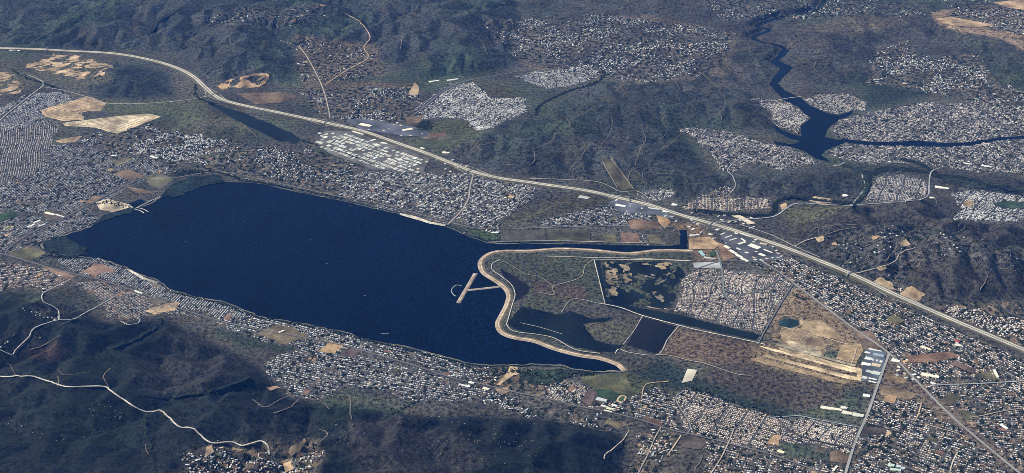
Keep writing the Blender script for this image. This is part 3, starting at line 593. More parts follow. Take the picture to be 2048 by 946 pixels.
# housing: name label, polygon, street axis (two points), mode, lot m, fill, roofs, trees per house
DISTRICTS = [
    ("dense grey roofed tract in the left valley below the quarry", [(-20,225),(60,188),(130,182),(152,204),(80,220),(88,235),(120,246),(60,252),(-20,262)], ((0,230),(90,200)), 'curvy', 19, 0.93, 'grey', 0.35),
    ("grid of pale roofed houses at the left picture edge", [(-20,258),(60,252),(118,250),(108,268),(106,288),(100,300),(90,330),(60,352),(-20,372)], ((82,262),(72,330)), 'grid', 19, 0.95, 'greypink', 0.5),
    ("large old town grid left of the lake", [(-20,372),(60,352),(90,330),(100,290),(150,290),(215,305),(300,318),(345,345),(310,352),(255,375),(230,395),(170,425),(120,430),(80,425),(-20,428)], ((60,400),(240,315)), 'grid', 20, 0.86, 'grey', 0.95),
    ("houses and trailers around the left lakefront road", [(-20,440),(60,430),(100,440),(170,420),(200,440),(178,453),(110,474),(82,488),(20,505),(-20,500)], ((20,480),(140,428)), 'grid', 21, 0.8, 'white', 0.7),
    ("scattered houses on brown slopes below the graded strip", [(150,288),(160,270),(235,270),(300,250),(330,262),(400,275),(500,288),(480,300),(400,312),(350,345),(300,318)], ((200,290),(300,280)), 'rural', 22, 0.95, 'grey', 1.5),
    ("scattered hilltop houses above the far lake shore", [(390,320),(520,295),(640,305),(720,330),(700,395),(640,385),(560,368),(440,348),(380,350)], ((450,330),(560,340)), 'rural', 32, 0.7, 'grey', 1.9),
    ("old downtown blocks at the far lake shore", [(680,395),(690,355),(760,338),(850,345),(880,350),(930,345),(1085,370),(1070,392),(1000,440),(960,462),(900,448),(800,424)], ((700,360),(900,405)), 'grid', 19, 0.86, 'white', 0.8),
    ("shore houses right of the old downtown", [(925,460),(985,440),(1000,462),(985,480),(950,473)], ((930,455),(990,475)), 'rural', 26, 0.6, 'white', 1.0),
    ("curving tract of the north valley", [(830,215),(900,168),(948,165),(985,197),(1048,195),(1055,222),(1010,245),(960,262),(930,240),(885,235),(840,240)], ((900,190),(1000,215)), 'curvy', 18, 0.92, 'grey', 0.3),
    ("terraced tract on the upper centre hillside", [(1030,152),(1100,140),(1180,130),(1205,152),(1150,170),(1095,178),(1060,165)], ((1050,155),(1180,150)), 'curvy', 18, 0.92, 'grey', 0.25),
    ("houses hidden in a dark grid of groves", [(600,182),(700,175),(830,172),(850,222),(790,245),(700,238),(640,230)], ((640,190),(655,230)), 'rural', 30, 0.5, 'grey', 3.2),
    ("upper hamlet along the central road", [(590,75),(650,85),(745,100),(770,150),(720,160),(600,162)], ((610,100),(650,170)), 'rural', 42, 0.45, 'mixed', 1.6),
    ("hamlet on the top left hills", [(380,40),(470,15),(640,10),(660,35),(560,50),(470,50)], ((400,40),(600,20)), 'rural', 60, 0.35, 'white', 0.8),
    ("scattered ranch houses in the upper centre basin", [(970,45),(1200,28),(1480,65),(1465,90),(1420,150),(1300,165),(1210,155),(1060,130),(985,75)], ((1000,60),(1200,110)), 'rural', 34, 0.6, 'white', 2.0),
    ("far ranch houses at the top right", [(1380,-20),(1560,-20),(1850,10),(1860,30),(1700,35),(1450,40)], ((1400,10),(1700,20)), 'rural', 45, 0.5, 'white', 1.8),
    ("far town on the top right plain", [(1880,-10),(2070,10),(2070,75),(1990,60),(1900,35)], ((1900,10),(2040,50)), 'rural', 40, 0.5, 'grey', 0.8),
    ("dense grey houses right of the narrow lake", [(1655,268),(1680,240),(1722,228),(1790,215),(1850,205),(1960,205),(2070,215),(2070,345),(1960,345),(1900,335),(1800,325),(1740,330),(1700,320),(1655,312),(1660,300),(1690,292),(1690,276)], ((1700,250),(1900,300)), 'curvy', 19, 0.88, 'greypink', 0.95),
    ("hillside houses above the narrow lake", [(1735,165),(1755,95),(1810,80),(1845,120),(1945,105),(2000,170),(2070,190),(2070,205),(1960,205),(1850,180)], ((1760,150),(1900,170)), 'rural', 26, 0.8, 'grey', 1.4),
    ("peninsula houses on the narrow lake's left bank", [(1500,197),(1560,200),(1600,215),(1622,238),(1600,255),(1600,270),(1565,256),(1540,240),(1545,225)], ((1530,210),(1600,250)), 'curvy', 18, 0.9, 'greypink', 0.7),
    ("houses on the narrow lake's upper right bank", [(1608,200),(1640,190),(1690,186),(1735,205),(1725,222),(1706,220),(1676,230),(1640,220)], ((1620,200),(1700,215)), 'curvy', 18, 0.9, 'greypink', 0.7),
    ("hillside tract left of the dam", [(1360,258),(1400,256),(1450,262),(1530,285),(1590,298),(1640,325),(1560,340),(1500,325),(1470,345),(1440,340),(1420,300)], ((1380,265),(1600,325)), 'curvy', 18, 0.88, 'greypink', 0.8),
    ("gated oval tract beside the river canyon", [(1735,402),(1745,375),(1755,355),(1800,350),(1845,356),(1858,372),(1852,392),(1800,404)], ((1750,365),(1850,380)), 'curvy', 18, 0.94, 'greypink', 0.3),
    ("tract on the right picture edge above the brown hills", [(1905,440),(1925,415),(1900,385),(1960,380),(2070,398),(2070,445),(1960,442)], ((1920,400),(2040,430)), 'curvy', 19, 0.92, 'grey', 0.35),
    ("tract in rows above the interchange", [(1365,418),(1395,400),(1450,372),(1462,380),(1460,395),(1535,398),(1542,420),(1480,422),(1400,425)], ((1400,405),(1540,412)), 'grid', 18, 0.92, 'tile', 0.4),
    ("small tract between freeway and centre hills", [(1272,386),(1340,376),(1355,388),(1320,402),(1290,402)], ((1280,385),(1350,390)), 'grid', 18, 0.9, 'grey', 0.3),
    ("older houses under the small hill", [(1060,447),(1130,430),(1205,410),(1240,412),(1290,425),(1310,432),(1300,442),(1240,450),(1120,455)], ((1100,450),(1250,430)), 'grid', 20, 0.85, 'grey', 0.8),
    ("scattered homes along the channel bank", [(1120,458),(1350,458),(1350,484),(1280,484),(1120,470)], ((1150,465),(1330,470)), 'rural', 42, 0.45, 'white', 0.9),
    ("new tile roofed tract beside the marsh", [(1388,540),(1440,540),(1560,552),(1586,568),(1526,664),(1440,645),(1346,618),(1358,590),(1366,570)], ((1400,560),(1560,580)), 'curvy', 16.5, 0.96, 'tile', 0.22),
    ("crowded homes between boulevard and freeway", [(1500,526),(1545,515),(1590,518),(1700,566),(1800,612),(1880,648),(1980,690),(2070,730),(2070,800),(2000,780),(1900,770),(1850,770),(1790,710),(1700,645),(1600,575)], ((1560,545),(1800,660)), 'grid', 21, 0.84, 'mixed', 1.0),
    ("houses on the far side of the freeway at right", [(1730,562),(1790,570),(1850,605),(1920,608),(2070,602),(2070,715),(1990,668),(1850,605)], ((1800,590),(2000,650)), 'rural', 22, 0.9, 'mixed', 1.1),
    ("shore houses and trailers at the lower left lake shore", [(120,520),(195,518),(250,540),(312,566),(345,585),(395,597),(455,610),(510,635),(450,640),(360,612),(290,585),(200,556),(140,544)], ((200,545),(230,520)), 'grid', 19, 0.9, 'white', 0.6),
    ("red and grey roofed tract at the left below the avenue", [(-20,520),(80,535),(140,552),(145,562),(90,585),(60,575),(-20,580)], ((0,545),(120,560)), 'grid', 19, 0.88, 'redmix', 0.6),
    ("red and white roofed rows below the lower left avenue", [(150,565),(200,562),(290,594),(360,622),(420,640),(330,625),(260,640),(222,632),(200,600)], ((180,590),(230,568)), 'grid', 18, 0.9, 'redmix', 0.5),
    ("near shore houses below the lake", [(430,635),(510,637),(600,648),(700,670),(770,690),(880,713),(940,732),(980,748),(960,765),(880,745),(800,722),(700,698),(620,692),(560,690),(480,668),(430,650)], ((550,650),(700,685)), 'grid', 20, 0.86, 'white', 1.0),
    ("crowded hillside houses below the near shore avenue", [(520,735),(555,715),(620,690),(700,705),(800,728),(900,760),(990,785),(985,805),(900,800),(820,800),(760,780),(690,770),(640,800),(580,795),(560,765)], ((600,730),(900,790)), 'grid', 20, 0.82, 'white', 1.0),
    ("homes among trees near the levee end", [(940,730),(990,735),(1060,740),(1140,765),(1180,790),(1150,812),(1060,790),(960,768)], ((980,770),(1020,740)), 'rural', 26, 0.75, 'mixed', 1.8),
    ("square mobile home grid near the levee end", [(1085,790),(1128,758),(1172,776),(1158,808),(1120,806)], ((1095,788),(1130,760)), 'grid', 13, 0.95, 'tile', 0.35),
    ("homes along the avenue foot of the mountain", [(960,785),(1080,808),(1200,832),(1270,850),(1210,862),(1100,838),(1000,815)], ((1000,800),(1200,840)), 'rural', 24, 0.7, 'white', 1.3),
    ("houses around the school and track", [(1180,812),(1240,800),(1262,800),(1300,775),(1330,785),(1345,800),(1352,855),(1280,838),(1240,825)], ((1250,825),(1330,845)), 'grid', 20, 0.85, 'mixed', 0.9),
    ("tan roofed tract in rows below the dark plain", [(1345,800),(1372,778),(1440,800),(1545,834),(1560,850),(1550,905),(1480,890),(1380,865)], ((1370,790),(1540,838)), 'grid', 17.5, 0.93, 'tile', 0.6),
    ("fan shaped tract beside the grey avenue", [(1548,838),(1600,835),(1720,858),(1712,885),(1700,905),(1620,890),(1560,880)], ((1560,840),(1700,880)), 'curvy', 16.5, 0.95, 'tile', 0.3),
    ("mixed homes along the bottom edge", [(1270,868),(1350,865),(1335,905),(1300,920),(1290,970),(1240,970),(1280,910)], ((1280,880),(1320,890)), 'rural', 26, 0.7, 'mixed', 1.1),
    ("houses on the bottom edge below the tan roofed tract", [(1420,885),(1550,912),(1690,935),(1690,990),(1390,990),(1410,930)], ((1430,895),(1640,945)), 'grid', 21, 0.82, 'mixed', 1.1),
    ("mixed homes right of the grey avenue", [(1745,800),(1830,800),(1900,845),(2000,930),(2070,990),(1690,990),(1715,900)], ((1740,860),(1900,910)), 'grid', 21, 0.82, 'mixed', 1.0),
    ("houses in the right corner beyond the boulevard", [(1850,775),(2070,770),(2070,960),(1980,885),(1900,815)], ((1900,800),(2040,810)), 'grid', 23, 0.75, 'mixed', 0.9),
    ("clearing homes at the bottom left of the mountain", [(385,905),(420,895),(520,895),(560,905),(600,885),(635,900),(640,980),(350,980)], ((420,910),(600,920)), 'rural', 28, 0.8, 'mixed', 1.8),
    ("ridge top homes on the lower left slope", [(0,685),(30,690),(60,660),(70,655),(60,680),(30,715),(0,710)], ((10,695),(60,670)), 'rural', 40, 0.5, 'white', 0.8),
    ("knoll homes above the hillside lane", [(55,605),(110,612),(115,630),(90,640),(60,625)], ((60,610),(110,625)), 'rural', 40, 0.5, 'white', 0.8),
    ("homes scattered over the right brown hills", [(1640,490),(1700,455),(1780,450),(1900,455),(1960,480),(2040,500),(2040,530),(1900,510),(1830,530),(1800,575),(1720,552)], ((1700,520),(1900,470)), 'rural', 62, 0.3, 'white', 1.6),
]
ROOFS = {
    'grey': [(.52,.55,.60),(.34,.36,.40),(.68,.70,.74),(.21,.23,.26),(.54,.51,.48)],
    'greypink': [(.38,.36,.37),(.27,.26,.27),(.48,.44,.43),(.18,.18,.20),(.42,.36,.33)],
    'white': [(.56,.58,.62),(.44,.46,.50),(.70,.72,.75),(.28,.30,.34),(.54,.50,.45),(.38,.41,.46)],
    'tile': [(.52,.41,.34),(.44,.34,.29),(.60,.50,.42),(.38,.33,.30),(.55,.45,.40)],
    'mixed': [(.70,.69,.67),(.40,.42,.45),(.54,.40,.32),(.22,.23,.26),(.62,.53,.44),(.46,.34,.29),(.34,.38,.44),(.62,.46,.40)],
    'redmix': [(.42,.25,.20),(.52,.36,.30),(.50,.50,.50),(.66,.65,.63),(.32,.26,.25)],
}
# lines of trees: points, half width m, trees per 100 m
RAVINES = [
    ("dark brushy river canyon below the dam", 46, [(1684,330),(1710,338),(1734,345),(1739,360),(1733,380),(1716,402),(1696,410),(1660,403),(1620,399),(1580,396),(1558,400),(1550,412),(1548,424),(1530,431),(1490,430),(1440,426),(1395,421)]),
    ("dark brushy canyon running to the right picture edge", 75, [(1742,348),(1775,338),(1830,340),(1868,350),(1910,356),(1960,366),(2070,390)]),
    ("dark green hollow above the canyon plaza", 55, [(1800,318),(1840,328),(1868,346)]),
    ("dark brushy gully across the lower left mountain", 26, [(280,792),(340,796),(400,788),(455,775),(500,757)]),
    ("dark brushy gully above the mountain highway", 30, [(215,700),(262,685),(300,664),(325,640)]),
    ("dark gully dropping to the picture bottom", 22, [(290,826),(294,860),(300,900),(312,960)]),
    ("dark creek line in the upper centre hills", 22, [(1205,150),(1190,168),(1140,182),(1085,208),(1070,232)]),
    ("dark creek line on the top left hills", 18, [(296,72),(312,55),(320,42),(345,28),(362,16)]),
]
CREEKS = [
    ("trees along the canyon river bends", [(1735,350),(1738,370),(1722,398),(1700,405),(1650,400),(1590,396),(1556,400),(1550,418),(1540,428),(1490,430),(1420,426),(1380,420)], 30, 9),
    ("dark trees in the ravine of the lower left mountain", [(295,790),(350,793),(420,782),(470,770),(500,755)], 25, 9),
    ("dark trees in the ravine above the mountain highway", [(230,690),(270,680),(300,660),(320,640)], 28, 9),
    ("dark gully trees at the bottom of the mountain", [(290,828),(292,860),(300,900),(310,940)], 22, 6),
    ("dark gully trees at the bottom centre", [(1085,890),(1070,910),(1060,945)], 30, 8),
    ("gully trees between the two shore slopes", [(765,840),(790,825),(810,815),(840,800)], 25, 7),
    ("trees along the business park creek", [(600,280),(640,292),(700,312),(760,335)], 14, 7),
    ("dark grove beside the large cream store", [(835,255),(850,245),(860,250),(845,262),(838,250)], 70, 22),
    ("shore trees along the top left lake edge", [(350,352),(390,345),(430,345),(480,358)], 25, 10),
    ("shore trees below the far lake hilltop", [(480,360),(560,372),(640,388),(690,398)], 10, 6),
    ("shore trees along the near lake bank", [(345,585),(395,597),(450,612),(510,634),(600,650),(700,672),(800,697),(880,716),(940,735)], 14, 8),
    ("dark trees of the wetland below the levee end", [(985,745),(1020,742),(1060,750),(1110,755),(1150,750),(1190,745)], 45, 16),
    ("tree belt between dark plain and lower tracts", [(1380,775),(1440,795),(1510,818),(1560,832)], 22, 9),
    ("creek trees on the top left hills", [(400,30),(430,15),(470,10)], 12, 6),
    ("dark creek crossing the top left hills", [(300,70),(312,55),(318,45),(340,30),(355,22)], 12, 6),
    ("dark creek below the top left ridge", [(360,95),(375,80),(395,65)], 12, 6),
    ("far creek trees entering the upper basin", [(1150,120),(1190,130),(1210,150),(1190,165),(1130,185),(1080,210),(1070,230)], 16, 8),
    ("dark side canyon trees in the north", [(700,25),(735,55),(750,70)], 14, 8),
    ("dark creek crossing the top centre", [(935,20),(945,32),(970,45)], 16, 8),
    ("river trees at the top right", [(1650,0),(1632,22),(1560,37),(1512,54)], 12, 7),
    ("creek trees among the right hills", [(1740,470),(1800,470),(1830,480),(1860,475)], 18, 8),
    ("trees along the right canyon", [(1870,352),(1950,365),(2048,384)], 28, 8),
    ("willows along the left valley stream", [(25,140),(50,155),(90,168),(120,178)], 20, 8),
    ("willows beside the freeway curve", [(390,170),(392,190),(405,200),(440,212)], 26, 9),
    ("trees dotted over the sandy campground", [(195,410),(215,404),(235,410),(250,414)], 45, 9),
    ("dark grove above the top left lake shore", [(350,350),(380,342),(410,346)], 55, 16),
    ("dark trees beside the meadow at the lake tip", [(70,520),(100,512),(130,516),(160,520)], 40, 12),
    ("dark tree belt along the lower right houses", [(1390,862),(1420,872),(1450,870)], 40, 12),
    ("trees along the boulevard grove", [(1590,590),(1605,600),(1615,598)], 30, 14),
]
# single buildings: label, px centre, px axis, depth m, height m, colour
BIG = [
    ("largest white flat roof between freeway and boulevard", (1509,494),(20,8),75,10,(.82,.81,.72)),
    ("cream L-shaped wing beside the dark asphalt yards", (1484,487),(14,-4),36,9,(.80,.77,.66)),
    ("short white wing joined above the cream building", (1487,481),(9,6),20,8,(.78,.77,.72)),
    ("slim white shed, lower of the two parallel near the interchange", (1466,479.5),(14,-4),20,7,(.76,.75,.68)),
    ("slim white shed, upper of the two parallel near the interchange", (1457,474),(13,-4),20,7,(.78,.77,.72)),
    ("small white building by the interchange ramp", (1446,468),(8,-3),20,7,(.76,.76,.74)),
    ("long white strip building against the freeway", (1491,471),(20,7),18,7,(.80,.79,.74)),
    ("pinkish tan store below the freeway", (1527,488.5),(15,3),32,8,(.62,.50,.42)),
    ("white warehouse near the boulevard corner", (1524,510.5),(12,5),42,8,(.80,.79,.74)),
    ("narrow white store right of the largest flat roof", (1536,503),(17,7),22,7,(.76,.74,.66)),
    ("first cream block of the diagonal building chain", (1454,495),(10,6),44,8,(.80,.78,.66)),
    ("second cream block of the diagonal building chain", (1466,504.5),(14,8),36,8,(.78,.76,.68)),
    ("third white block of the diagonal building chain", (1478,512.5),(12,7),34,8,(.82,.81,.76)),
    ("last white block of the diagonal building chain", (1489,520),(14,8),36,8,(.76,.75,.68)),
    ("small white shop inside the asphalt yards", (1477,498.5),(8,4),20,7,(.80,.80,.78)),
    ("white building at the interchange's near corner", (1421,469),(8,2),24,7,(.78,.78,.77)),
    ("small white shed near the tan channel field", (1428,477),(8,0),16,6,(.78,.78,.76)),
    ("white shed above the freeway frontage road", (1504,455.5),(10,-3),20,7,(.76,.75,.70)),
    ("long white hangar at the top of the airfield rows", (1750,701),(26,6),18,8,(.85,.85,.83)),
    ("blue grey roofed hangar block", (1757,711),(22,5),50,8,(.30,.38,.46)),
    ("small white hangar left of the blue grey roof", (1735,706),(10,3),28,7,(.74,.75,.75)),
    ("pale hangar, third down the left side", (1737,718),(14,4),52,8,(.68,.71,.68)),
    ("bright white hangar beside the tan runway apron", (1732,729),(18,4),50,8,(.86,.85,.80)),
    ("tan roofed hangar beside the avenue", (1752,731),(18,4),58,8,(.62,.50,.36)),
    ("small pale hangar between larger roofs", (1746,720.5),(4,1),36,6,(.66,.68,.68)),
    ("small white hangar in the middle row", (1754,722),(5,1),36,6,(.72,.73,.73)),
    ("small white hangar next to the avenue", (1762,724),(6,2),40,6,(.72,.74,.74)),
    ("grey hangar below the bright white one", (1739,744),(14,4),40,7,(.54,.57,.56)),
    ("broad pale green grey hangar", (1752,747),(16,4),62,8,(.58,.63,.58)),
    ("pale hangar at the runway apron corner", (1729,756),(10,3),46,7,(.66,.66,.62)),
    ("white hangar, upper of the lowest pair", (1745,758.5),(16,4),22,6,(.80,.80,.76)),
    ("white hangar, lower of the lowest pair", (1745,764.5),(16,4),20,6,(.82,.81,.76)),
    ("white shed standing alone below the hangars", (1733,792),(14,3),42,8,(.84,.84,.82)),
    ("long cream warehouse facing the dark plain", (1662,818),(42,7),38,9,(.80,.76,.60)),
    ("small white warehouse behind the cream row", (1688,816),(13,3),34,8,(.84,.82,.72)),
    ("pale warehouse in the middle of the cream row", (1694,826.5),(20,5),46,9,(.70,.68,.56)),
    ("pale grey warehouse at the avenue end of the cream row", (1716,831),(22,5),50,9,(.64,.65,.57)),
    ("white building just right of the hangars avenue", (1791,722),(16,5),46,8,(.84,.80,.72)),
    ("large cream building beside the diagonal boulevard", (1860,752),(36,8),46,9,(.80,.79,.64)),
    ("white shop below the large cream boulevard building", (1866,767),(10,4),24,7,(.80,.80,.78)),
    ("cream building left of the red roof", (1852,697),(20,8),34,8,(.78,.72,.56)),
    ("bright red roofed building in the right suburb", (1914,683),(10,3),28,8,(.48,.06,.07)),
    ("white building joined below the red roof", (1917,691),(14,4),30,8,(.82,.78,.72)),
    ("white church hall near the right suburb field", (1992,748),(8,16),26,8,(.78,.77,.66)),
    ("white warehouse at the right edge suburb", (2008,854),(14,10),26,8,(.82,.82,.80)),
    ("pale green school roof in the dark grounds", (1782,931),(13,3),40,7,(.52,.68,.60)),
    ("pale green long school block at bottom edge", (1791,940),(22,3),30,7,(.50,.66,.56)),
    ("pale blue school block next to the green roofs", (1797,933),(9,3),30,7,(.56,.66,.70)),
    ("grey blue school roof at the dark grounds' end", (1806,937),(8,3),30,7,(.50,.58,.62)),
    ("white gabled hall at the bottom edge", (1670,938),(8,-10),20,9,(.84,.82,.72)),
    ("yellowish school roof above the bottom clearing", (1562,904),(12,6),34,7,(.76,.72,.50)),
    ("grey school hall beside the green playing fields", (1203,800),(20,6),46,8,(.52,.54,.55)),
    ("pale school block nearest the avenue", (1209,813),(14,4),22,6,(.70,.71,.62)),
    ("pale yellow school block in the centre", (1220,818),(14,4),24,6,(.72,.70,.50)),
    ("pale school block beside the running track", (1229,811),(11,4),26,6,(.68,.70,.64)),
    ("low pale school block at the avenue corner", (1216,823),(16,4),18,6,(.70,.70,.56)),
    ("white shed, right of the pair on the lower avenue", (943,766),(10,3),28,7,(.82,.82,.80)),
    ("grey shed, left of the sheds on the lower avenue", (924,771),(12,3),30,7,(.62,.64,.62)),
    ("white shed, lowest of the sheds on the lower avenue", (935,773),(10,3),30,7,(.80,.82,.80)),
    ("cream store on the lower avenue beside the tan yard", (972,778),(12,4),34,7,(.76,.72,.60)),
    ("white school block, upper left, by the lakefront road", (62,452),(14,-5),30,7,(.78,.77,.72)),
    ("white school block, lower right, by the lakefront road", (84,451),(14,-5),26,7,(.80,.79,.74)),
    ("white school hall at the top of the school group", (74,444),(14,-4),28,8,(.82,.81,.76)),
    ("cream market building above the lakefront road", (100,428),(18,5),40,8,(.80,.76,.66)),
    ("white market wing beside the cream market", (120,432),(16,5),18,7,(.78,.78,.78)),
    ("white store in the upper left town grid", (308,315),(14,5),26,8,(.84,.84,.82)),
    ("white school block on the left town slope", (228,312),(8,2),30,7,(.84,.84,.82)),
    ("long white roof near the lower left red rows", (277,585),(16,6),22,7,(.82,.82,.78)),
    ("large cream store above the freeway", (731,251),(22,5),72,10,(.82,.78,.62)),
    ("large cream store beside the dark grove", (815,260),(20,-3),64,10,(.82,.78,.64)),
    ("long cream strip building below the freeway car parks", (716,266.5),(22,7),30,8,(.78,.72,.62)),
    ("white block right of the freeway car parks", (746,281),(10,-3),38,8,(.80,.80,.72)),
    ("white block under the freeway by the business park", (768,287),(13,2),36,8,(.82,.82,.76)),
    ("small white shed at the business park's left end", (640,267),(7,1),26,7,(.82,.82,.80)),
    ("white roof beside the freeway past the business park", (892,306),(14,2),36,8,(.80,.78,.66)),
    ("white sheds group leader above the freeway's curve", (845,297),(8,2),30,7,(.80,.80,.74)),
    ("white shed at the far left freeway end", (26,101),(12,1),40,8,(.82,.82,.80)),
    ("smaller white shed at the far left freeway end", (38,102),(6,1),36,8,(.80,.80,.78)),
    ("long white store on the canyon road", (1884,376),(28,4),44,9,(.84,.82,.74)),
    ("white store across the canyon at the right", (1973,333),(20,5),30,8,(.82,.82,.80)),
    ("white store left of the canyon plaza", (1935,328),(18,3),28,8,(.80,.80,.78)),
    ("cream pump building by the gated tract road", (1864,396),(10,1),40,7,(.76,.72,.60)),
    ("teal grandstand of the ballpark by the channel", (1404,508),(8,10),36,12,(.30,.50,.52)),
    ("pale ballpark concourse along the car park", (1420,517),(24,5),16,8,(.56,.62,.64)),
    ("white shopping centre block by the freeway", (1241,412),(20,4),46,9,(.84,.84,.82)),
    ("pale blue shopping strip under the freeway", (1307,418),(22,4),24,8,(.62,.72,.74)),
    ("white store near the interchange tan field", (1331,424),(12,2),34,8,(.86,.86,.84)),
    ("white store across the freeway from the tan field", (1349,410),(11,2),46,9,(.84,.84,.84)),
    ("white building beside the channel's square end", (1389,471),(20,-1),26,7,(.80,.79,.76)),
    ("white commercial row above the upper freeway", (868,163),(20,-3),40,8,(.78,.78,.74)),
    ("second white commercial row above the upper freeway", (905,160),(22,-3),40,8,(.80,.80,.76)),
    ("white roof in the lakeside park", (990,466),(14,1),28,8,(.80,.82,.82)),
    ("estate house on the diamond shaped brown lot", (563,664),(10,-4),26,8,(.82,.74,.68)),
    ("pale greenhouse group in the centre old town", (1168,395),(20,3),70,6,(.46,.48,.46)),
]


# ------------------------------------------------------------------ terrain
CX0, CX1, DX = -10800.0, 10800.0, 24.0
CY0, CY1, DY = 9600.0, 27240.0, 28.0
cxs = np.arange(CX0, CX1 + 1, DX)
cys = np.arange(CY0, CY1 + 1, DY)
GX, GY = np.meshgrid(cxs, cys)

def box_blur(a, rx, ry):
    for ax, r in ((1, rx), (0, ry)):
        r = max(1, int(r))
        pad = [(0, 0), (0, 0)]
        pad[ax] = (r + 1, r)
        c = np.cumsum(np.pad(a, pad, mode='edge'), axis=ax, dtype=np.float64)
        n = 2 * r + 1
        a = (np.take(c, range(n, c.shape[ax]), axis=ax) - np.take(c, range(0, c.shape[ax] - n), axis=ax)) / n
    return a

def blur(a, metres):
    for _ in range(3):
        a = box_blur(a, metres / DX / 1.7, metres / DY / 1.7)
    return a

wxn = fbm(GX, GY, 1800, 3, 51) * 300
wyn = fbm(GX, GY, 1800, 3, 61) * 300
AX, AY = GX + wxn, GY + wyn
HGT = 1.5 + 3.0 * np.clip(fbm(GX, GY, 1500, 4, 3) + 0.4, 0, 1.5)
GCOL = np.empty(GX.shape + (3,))
GCOL[:] = (0.066, 0.067, 0.061)
UP = np.zeros(GX.shape)
HM = np.zeros(GX.shape)
for i, (poly, hh, lam, col) in enumerate(HILLS):
    m = inside(flat(poly), GX + wxn * .9 * (i > 1), GY + wyn * .9 * (i > 1)).astype(float)
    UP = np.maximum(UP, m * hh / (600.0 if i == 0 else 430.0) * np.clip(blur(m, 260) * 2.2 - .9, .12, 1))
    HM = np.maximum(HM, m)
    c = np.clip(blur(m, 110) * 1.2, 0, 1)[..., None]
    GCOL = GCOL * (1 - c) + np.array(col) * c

def wear(h, hill, up, dx, dy, iters, dt, K, diff):
    """rain on rising ground: drainage trees, stream cutting (implicit), soil creep"""
    ny_, nx_ = h.shape
    hp_ = np.pad(h, 1, mode='edge'); Hm = np.pad(hill, 1).ravel()
    hill_b = bytearray(Hm.astype(np.uint8).tobytes())
    w_ = nx_ + 2
    offs = [(1, dx), (-1, dx), (w_, dy), (-w_, dy), (w_ + 1, math.hypot(dx, dy)), (w_ - 1, math.hypot(dx, dy)), (-w_ + 1, math.hypot(dx, dy)), (-w_ - 1, math.hypot(dx, dy))]
    z = hp_.ravel().tolist()
    U_ = np.pad(up, 1).ravel().tolist()
    core_ = np.zeros((ny_ + 2, nx_ + 2), bool); core_[1:-1, 1:-1] = True
    nb_hill = np.zeros(Hm.shape, bool)
    for o, _ in offs:
        nb_hill |= np.roll(Hm, -o).astype(bool)
    seeds = np.where(core_.ravel() & ~Hm.astype(bool) & nb_hill)[0].tolist()
    cell = dx * dy
    for it in range(iters):
        seen = bytearray(len(z))
        heap = [(z[i], i) for i in seeds]
        heapq.heapify(heap)
        order, par, dist_ = [], {}, {}
        while heap:
            zc, c = heapq.heappop(heap)
            if hill_b[c]:
                order.append(c)
            for o, d_ in offs:
                n_ = c + o
                if hill_b[n_] and not seen[n_]:
                    seen[n_] = 1
                    par[n_] = c; dist_[n_] = d_
                    zn = z[n_]
                    heapq.heappush(heap, (zn if zn > zc else zc + 1e-3, n_))
        area = dict.fromkeys(order, cell)
        for c in reversed(order):
            p = par[c]
            if hill_b[p]:
                area[p] += area[c]
        for c in order:
            f = K * area[c] ** .45 * dt / dist_[c]
            z[c] = (z[c] + U_[c] * dt + f * z[par[c]]) / (1 + f)
        if diff:
            Z = np.array(z).reshape(ny_ + 2, nx_ + 2)
            lap_ = (np.roll(Z, 1, 0) + np.roll(Z, -1, 0) + np.roll(Z, 1, 1) + np.roll(Z, -1, 1)) / 4 - Z
            Z = Z + diff * lap_ * Hm.reshape(Z.shape)
            z = Z.ravel().tolist()
    return np.array(z).reshape(ny_ + 2, nx_ + 2)[1:-1, 1:-1]

h2, m2, u2 = HGT[::2, ::2] + HM[::2, ::2] * (12 + 10 * fbm(GX[::2, ::2], GY[::2, ::2], 300, 3, 141)), HM[::2, ::2] > .5, UP[::2, ::2]
h2 = wear(h2, m2, u2, DX * 2, DY * 2, 24, 22.0, .02, .30)
fy_, fx_ = np.arange(GX.shape[0]) / 2, np.arange(GX.shape[1]) / 2
i0, j0 = np.minimum(fy_.astype(int), h2.shape[0] - 2), np.minimum(fx_.astype(int), h2.shape[1] - 2)
ay_, ax_ = (fy_ - i0)[:, None], (fx_ - j0)[None, :]
hu = (h2[np.ix_(i0, j0)] * (1 - ax_) + h2[np.ix_(i0, j0 + 1)] * ax_) * (1 - ay_) + (h2[np.ix_(i0 + 1, j0)] * (1 - ax_) + h2[np.ix_(i0 + 1, j0 + 1)] * ax_) * ay_
hu = hu + HM * 3.5 * gnoise(GX / 60, GY / 60, 143)
HGT = np.where(HM > .5, hu, HGT)
HGT = wear(HGT, HM > .5, UP, DX, DY, 3, 22.0, .02, .22)
HGT = np.maximum(HGT, 1.0)
HGT = np.where(HGT > 300, 300 + (HGT - 300) * .45, HGT)
# water basins
WM = np.zeros(GX.shape)
for poly in [LAKE, CANYON_LAKE] + [p[2] for p in PONDS]:
    WM = np.maximum(WM, inside(flat(poly), GX, GY))
rv = flat(smooth_line(RIVER, 6))
for p in rv:
    WM = np.maximum(WM, (np.hypot(GX - p[0], GY - p[1]) < 70).astype(float))
WD = np.clip(blur(WM, 90) * 3.0, 0, 1)
HGT = HGT * (1 - WD) - 2.5 * np.clip(blur(WM, 30) * 2 - 1, 0, 1)

